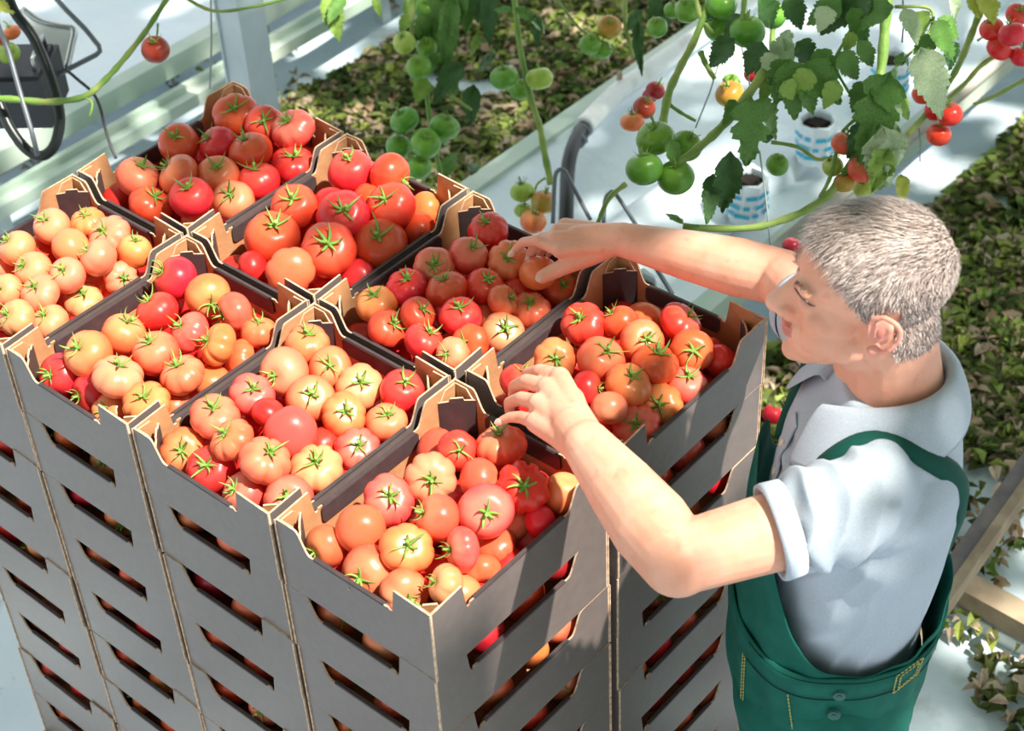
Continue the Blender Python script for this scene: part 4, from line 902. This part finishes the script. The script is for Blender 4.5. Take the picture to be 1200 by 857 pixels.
# ---- polo shirt
RING = [(-.135, -.050, .066, .070), (-.160, -.050, .080, .100), (-.185, -.045, .095, .145), (-.215, -.035, .108, .182), (-.26, -.030, .118, .188), (-.32, -.026, .124, .186), (-.40, -.018, .124, .178),
        (-.48, -.010, .120, .170), (-.54, -.006, .118, .168), (-.62, -.004, .118, .168)]
def ringp(z, th, off=0):
    """point on the clothed trunk: height z, angle th (0 = front, 90 deg = his left)"""
    for a, b in zip(RING, RING[1:]):
        if z >= b[0]: break
    t = min(1, max(0, (z-a[0])/(b[0]-a[0]))); q = [a[i]+(b[i]-a[i])*t for i in range(4)]
    return lw(q[1]+(q[2]+off)*abs(cos(th))**.9*(1 if cos(th) > 0 else -1), (q[3]+off)*abs(sin(th))**.9*(1 if sin(th) > 0 else -1), z)
sh = Blob(); NR = 48
sh.loft([[ringp(z, 2*pi*k/NR) for k in range(NR)] for z in [-.62+.02*i for i in range(25)]])
hemL = SHL.lerp(EL, .23); hemR = SHR.lerp(ER, .14)
sh.chain([lw(-.035, .09, -.215), SHL+LF*.0+UP*.002, SHL.lerp(EL, .2), hemL], [.068, .066, .066, .064], 24)
sh.chain([lw(-.035, -.09, -.215), SHR, SHR.lerp(ER, .08), hemR], [.068, .064, .062, .060], 24)
sh.ell(lw(-.045, .08, -.185), (.07, .07, .035)); sh.ell(lw(-.045, -.08, -.185), (.07, .07, .035))
bmesh.ops.translate(sh.bm, vec=-MO, verts=sh.bm.verts)
shirt = sh.bake('shirt', .0036, 14, [MT['shirt']])
# cloth folds: radiating from the armpit, diagonal drapes at the waist
pit = lw(.03, .15, -.27)-MO
armd = (EL-SHL).normalized()
CO = [v.co.copy() for v in shirt.vertices]; NO = [v.normal.copy() for v in shirt.vertices]; OUT = []
for c, n in zip(CO, NO):
    f, l, z = toloc(c)
    d = 0
    s_ = (c-(SHL-MO)).dot(armd)
    r = c-pit; ang = math.atan2(r.z, r.dot(FW)); dist = r.length
    w1 = math.exp(-((dist-.10)/.07)**2)
    d += .0050*w1*sin(ang*7+2*noise.noise(c*7))
    ws = max(0, min(1, (s_+.05)/.06))*max(0, min(1, (l-.06)/.05))*max(.15, min(1, n.z+.5))
    ph_ = s_*165+(c-(SHL-MO)).dot(UP)*60+3.5*noise.noise(c*11)
    d += .0105*ws*(.6-abs(sin(ph_/2))*1.3)*(.55+.9*abs(noise.noise(c*13+Vector((7, 0, 0)))))
    wl = max(0, min(1, (-.36-z)/.1)); d += .0032*wl*sin(60*z+30*f+5*noise.noise(c*8))*(.4+.6*abs(noise.noise(c*6+Vector((3, 0, 0)))))
    d += .0045*noise.noise(Vector((f*16, l*16, z*7)))
    OUT.extend(c+n*d)
shirt.vertices.foreach_set('co', OUT); shirt.update()
obj('shirt', shirt, man)
def shirt_bvh():
    return BVHTree.FromPolygons([v.co.copy() for v in shirt.vertices], [tuple(p.vertices) for p in shirt.polygons])
BV = shirt_bvh()
def cuff(H, d, r, t=.0015, L_=.024, nm='sleeve_hem'):
    bm = bmesh.new(); d = d.normalized(); u = d.orthogonal().normalized(); v = d.cross(u); n = 40; prof = [(-L_, r+.0015), (-L_, r+t), (-.002, r+t+.0012), (.004, r+t), (.004, r-.004), (-.012, r-.006)]
    rr = [[bm.verts.new(H-MO+d*a+(u*cos(2*pi*k/n)+v*sin(2*pi*k/n))*(b+.001*sin(5*2*pi*k/n))) for a, b in prof] for k in range(n)]
    for k in range(n):
        for i in range(len(prof)-1): bm.faces.new((rr[k][i], rr[k][i+1], rr[(k+1) % n][i+1], rr[(k+1) % n][i])).smooth = True
    bmesh.ops.recalc_face_normals(bm, faces=bm.faces)
    obj(nm, fin(bm, nm, MT['shirt']), man)
cuff(hemL+(EL-SHL).normalized()*.052, EL-SHL, .0605); cuff(hemR+(ER-SHR).normalized()*.045, ER-SHR, .057)
# collar: stands round the neck, falls open over the chest in two points
bm = bmesh.new(); n = 48; rows = []
for i in range(n+1):
    u = -1+2*i/n; th = pi-u*radians(158)            # from the right point round the nape to the left point
    fr = abs(u)**3.2
    cth, sth = cos(th), sin(th)
    pt = max(0, (abs(u)-.66)/.34)
    inner = lw(-.045+.066*cth+.022*fr, .066*sth, -.128-.045*fr)
    topp = lw(-.045+.073*cth+.022*fr, .075*sth, -.104-.050*fr)
    out1 = lw(-.045+.090*cth+.022*fr, .099*sth, -.124-.048*fr)
    out2 = lw(-.042+(.108+.004*pt)*cth+.018*fr+.012*pt, (.140+.045*pt)*sth, -.172-.030*fr-.030*pt)
    rows.append([bm.verts.new(q-MO) for q in (inner, topp, out1, out2)])
for a, b in zip(rows, rows[1:]):
    for k in range(3): bm.faces.new((a[k], b[k], b[k+1], a[k+1])).smooth = True
o = obj('collar', fin(bm, 'collar', MT['shirt']), man); md = o.modifiers.new('s', 'SOLIDIFY'); md.thickness = .0028; md.offset = 0
md = o.modifiers.new('v', 'SUBSURF'); md.levels = 1; md.render_levels = 1
def onshirt(p, off=.003):
    co, nn, _, _ = BV.find_nearest(p-MO)
    return co+nn*off, nn
# placket with its buttons
bm = bmesh.new(); prev = None
for i in range(15):
    z = -.185-.011*i; q, nn = onshirt(lw(.12, 0, z), .0022); a = bm.verts.new(q-LF*.016); b = bm.verts.new(q+LF*.016)
    if prev: bm.faces.new((prev[0], a, b, prev[1]))
    prev = (a, b)
o = obj('placket', fin(bm, 'placket', MT['shirt']), man); md = o.modifiers.new('s', 'SOLIDIFY'); md.thickness = .002; md.offset = 0
for z in (-.235, -.30):
    q, nn = onshirt(lw(.12, .004, z), .004); bm = bmesh.new()
    bmesh.ops.create_cone(bm, cap_ends=True, segments=16, radius1=.0058, radius2=.005, depth=.003, matrix=Matrix.Translation(q) @ nn.to_track_quat('Z', 'Y').to_matrix().to_4x4())
    obj('shirt_button', fin(bm, 'shirt_button', MT['button'], False), man)

# ---- green bib overalls
def ztop(th):
    """upper edge of the overalls by angle: high bib in front, low at the hips, a little higher at the back"""
    a = abs((th+pi) % (2*pi)-pi)
    a1, a2 = radians(32), radians(92)
    if a < a1: return -.312
    if a < a2: t = (a-a1)/(a2-a1); return -.312-.203*(sin(t*pi/2)**.8)
    t = (a-a2)/(pi-a2); return -.515+.045*t*t
def LOOSE(th, z):
    a = abs((th+pi) % (2*pi)-pi); sm = lambda x, p, q: max(0, min(1, (x-p)/(q-p)))
    return .015 + .014*sm(a, radians(110), radians(170))*sm(z, -.60, -.50) + .010*(1-sm(a, 1.0, 1.5)) + .007*sm(-z, .42, .52)*(1-sm(a, 1.2, 1.9)) + .004*sm(-z, .52, .64)
bm = bmesh.new(); n = 96; rows = []
for k in range(n):
    th = 2*pi*k/n; zt = ztop(th); row = []
    for i in range(17):
        t = i/16; z = zt+(-.66-zt)*t
        loose = LOOSE(th, z)
        z2 = max(z, -.62); q = ringp(z2, th, loose+.002*sin(th*14+z*20)+.0035*noise.noise(Vector((th*3, z*12, 0))))
        q.z = HC.z+z; row.append(bm.verts.new(q-MO))
    rows.append(row)
for k in range(n):
    for i in range(16): bm.faces.new((rows[k][i], rows[k][i+1], rows[(k+1) % n][i+1], rows[(k+1) % n][i])).smooth = True
o = obj('overalls', fin(bm, 'overalls', MT['overall']), man); md = o.modifiers.new('s', 'SOLIDIFY'); md.thickness = .003; md.offset = 0
md = o.modifiers.new('v', 'SUBSURF'); md.levels = 1; md.render_levels = 1
# trouser legs
tr = Blob()
tr.loft([[ringp(-.62, 2*pi*k/NR, LOOSE(2*pi*k/NR, -.62)-.001-.008*t)+UP*(-.02-.10*t) for k in range(NR)] for t in (0, .5, 1)])
for s in (1, -1):
    tr.chain([lw(.008, s*.085, -.68), lw(.008, s*.09, -.80), lw(.01, s*.095, -1.08), lw(-.015, s*.10, -1.50)], [.132, .118, .088, .076], 24)
bmesh.ops.translate(tr.bm, vec=-MO, verts=tr.bm.verts)
trm = tr.bake('trouser_legs', .006, 8, [MT['overall']])
CO = [v.co.copy() for v in trm.vertices]; NO = [v.normal.copy() for v in trm.vertices]; OUT = []
for c, n in zip(CO, NO): OUT.extend(c+n*(.005*noise.noise(Vector((c.x*9, c.y*9, c.z*16)))+.003*sin(c.z*42+6*noise.noise(c*5))))
trm.vertices.foreach_set('co', OUT); trm.update()
obj('trouser_legs', trm, man)
for s in (1, -1):
    b = Blob(); b.chain([lw(-.03, s*.10, -1.50), lw(-.03, s*.10, -1.575)], [.05, .050]); b.chain([lw(-.03, s*.10, -1.588), lw(.06, s*.105, -1.592), lw(.13, s*.11, -1.595)], [.042, .042, .034])
    bmesh.ops.translate(b.bm, vec=-MO, verts=b.bm.verts)
    me = b.bake('boot', .006, 4, [MT['boot']])
    for v in me.vertices: v.co.z = max(v.co.z, .012)
    obj('boot', me, man)
# waistband, flap, buttons, stitching
def band(name, t0, t1, zf, wd, off, m, steps=60, par=man, thick=.003):
    bm = bmesh.new(); prev = None
    for i in range(steps+1):
        th = t0+(t1-t0)*i/steps; z = zf(th); row = []
        for q in (0, 1):
            zz = z-wd*q; p = ringp(max(zz, -.62), th, off+LOOSE(th, zz)); p.z = HC.z+zz; row.append(bm.verts.new(p-MO))
        if prev: bm.faces.new((prev[0], row[0], row[1], prev[1])).smooth = True
        prev = row
    o = obj(name, fin(bm, name, m), par); md = o.modifiers.new('s', 'SOLIDIFY'); md.thickness = thick; md.offset = 0
    return o
band('waistband', 0, 2*pi, lambda th: min(ztop(th)+.004, -.515), .045, .0045, MT['overall'], 96)
for dz, dw in ((-.006, .0014), (-.040, .0014)):
    band('stitch_line', radians(35), radians(170), lambda th: min(ztop(th)+.004, -.515)+dz, dw, .0072, MT['overdark'], 50, thick=.001)
def onov(z, th, off): p = ringp(max(z, -.62), th, LOOSE(th, z)+off); p.z = HC.z+z; return p-MO
def stitch(P, r=.0011):
    bm = bmesh.new(); P = [Vector(p) for p in P]
    for a, b in zip(P, P[1:]):
        L_ = (b-a).length; k = max(1, int(L_/.006))
        for i in range(k): tube(bm, [a.lerp(b, (i+.1)/k), a.lerp(b, (i+.8)/k)], r, 5)
    obj('stitching', fin(bm, 'stitching', MT['stitch']), man)
stitch([onov(z, radians(a), .0045) for a, z in ((28, -.52), (31, -.57), (33, -.62), (34, -.66))]); stitch([onov(z, radians(a), .0045) for a, z in ((30, -.52), (33, -.57), (35, -.62), (36, -.66))])
stitch([onov(z, radians(a), .0090) for a, z in ((116, -.522), (133, -.512), (133, -.548), (116, -.558), (116, -.522))]); stitch([onov(z, radians(a), .0090) for a, z in ((119, -.526), (131, -.518), (131, -.543), (119, -.552), (119, -.526))])
stitch([onov(z, radians(a), .0045) for a, z in ((63, -.560), (66, -.60), (70, -.66))]); stitch([onov(z, radians(a), .0045) for a, z in ((61, -.558), (68, -.556))])
for z, a in ((-.545, 88), (-.585, 87)):
    q = onov(z, radians(a), .0085); nn = (q-onov(z, radians(a), 0)).normalized(); bm = bmesh.new()
    Tq = Matrix.Translation(q) @ nn.to_track_quat('Z', 'Y').to_matrix().to_4x4()
    bmesh.ops.create_cone(bm, cap_ends=True, segments=20, radius1=.0098, radius2=.0085, depth=.004, matrix=Tq); bmesh.ops.create_cone(bm, cap_ends=True, segments=16, radius1=.005, radius2=.004, depth=.0062, matrix=Tq)
    obj('overall_button', fin(bm, 'overall_button', MT['gbutton']), man)
# straps over the shoulders, laid on the shirt
def strap(way, wd, nm='strap'):
    P = smoothline(way, 7); bm = bmesh.new(); prev = None; C_ = []
    for p in P: C_.append(onshirt(p, .0045))
    for _ in range(6):
        C_ = [C_[0]]+[((C_[i-1][0]+C_[i][0]*2+C_[i+1][0])/4+C_[i][1]*.0004, (C_[i-1][1]+C_[i][1]+C_[i+1][1]).normalized()) for i in range(1, len(C_)-1)]+[C_[-1]]
    for i, (q, nn) in enumerate(C_):
        t = (C_[min(i+1, len(C_)-1)][0]-C_[max(i-1, 0)][0]).normalized(); sd_ = nn.cross(t).normalized()
        row = []
        for e in (-1, -.33, .33, 1):
            co = q+sd_*wd/2*e-nn*.010*e*e; row.append(bm.verts.new(co+nn*.002))
        if prev:
            for k in range(3): bm.faces.new((prev[k], row[k], row[k+1], prev[k+1])).smooth = True
        prev = row
    o = obj(nm, fin(bm, nm, MT['overdark']), man); md = o.modifiers.new('s', 'SOLIDIFY'); md.thickness = .004; md.offset = 0
    return o
strap([lw(.10, .078, -.31), lw(.085, .090, -.26), lw(.05, .105, -.20), lw(0, .112, -.17), lw(-.05, .112, -.17), lw(-.11, .10, -.21), lw(-.145, .08, -.28), lw(-.15, .05, -.36), lw(-.15, .03, -.46)], .034)
strap([lw(.10, -.078, -.31), lw(.085, -.090, -.26), lw(.05, -.105, -.20), lw(0, -.112, -.17), lw(-.05, -.112, -.17), lw(-.11, -.10, -.21), lw(-.145, -.08, -.28), lw(-.15, -.05, -.36), lw(-.15, -.03, -.46)], .034)
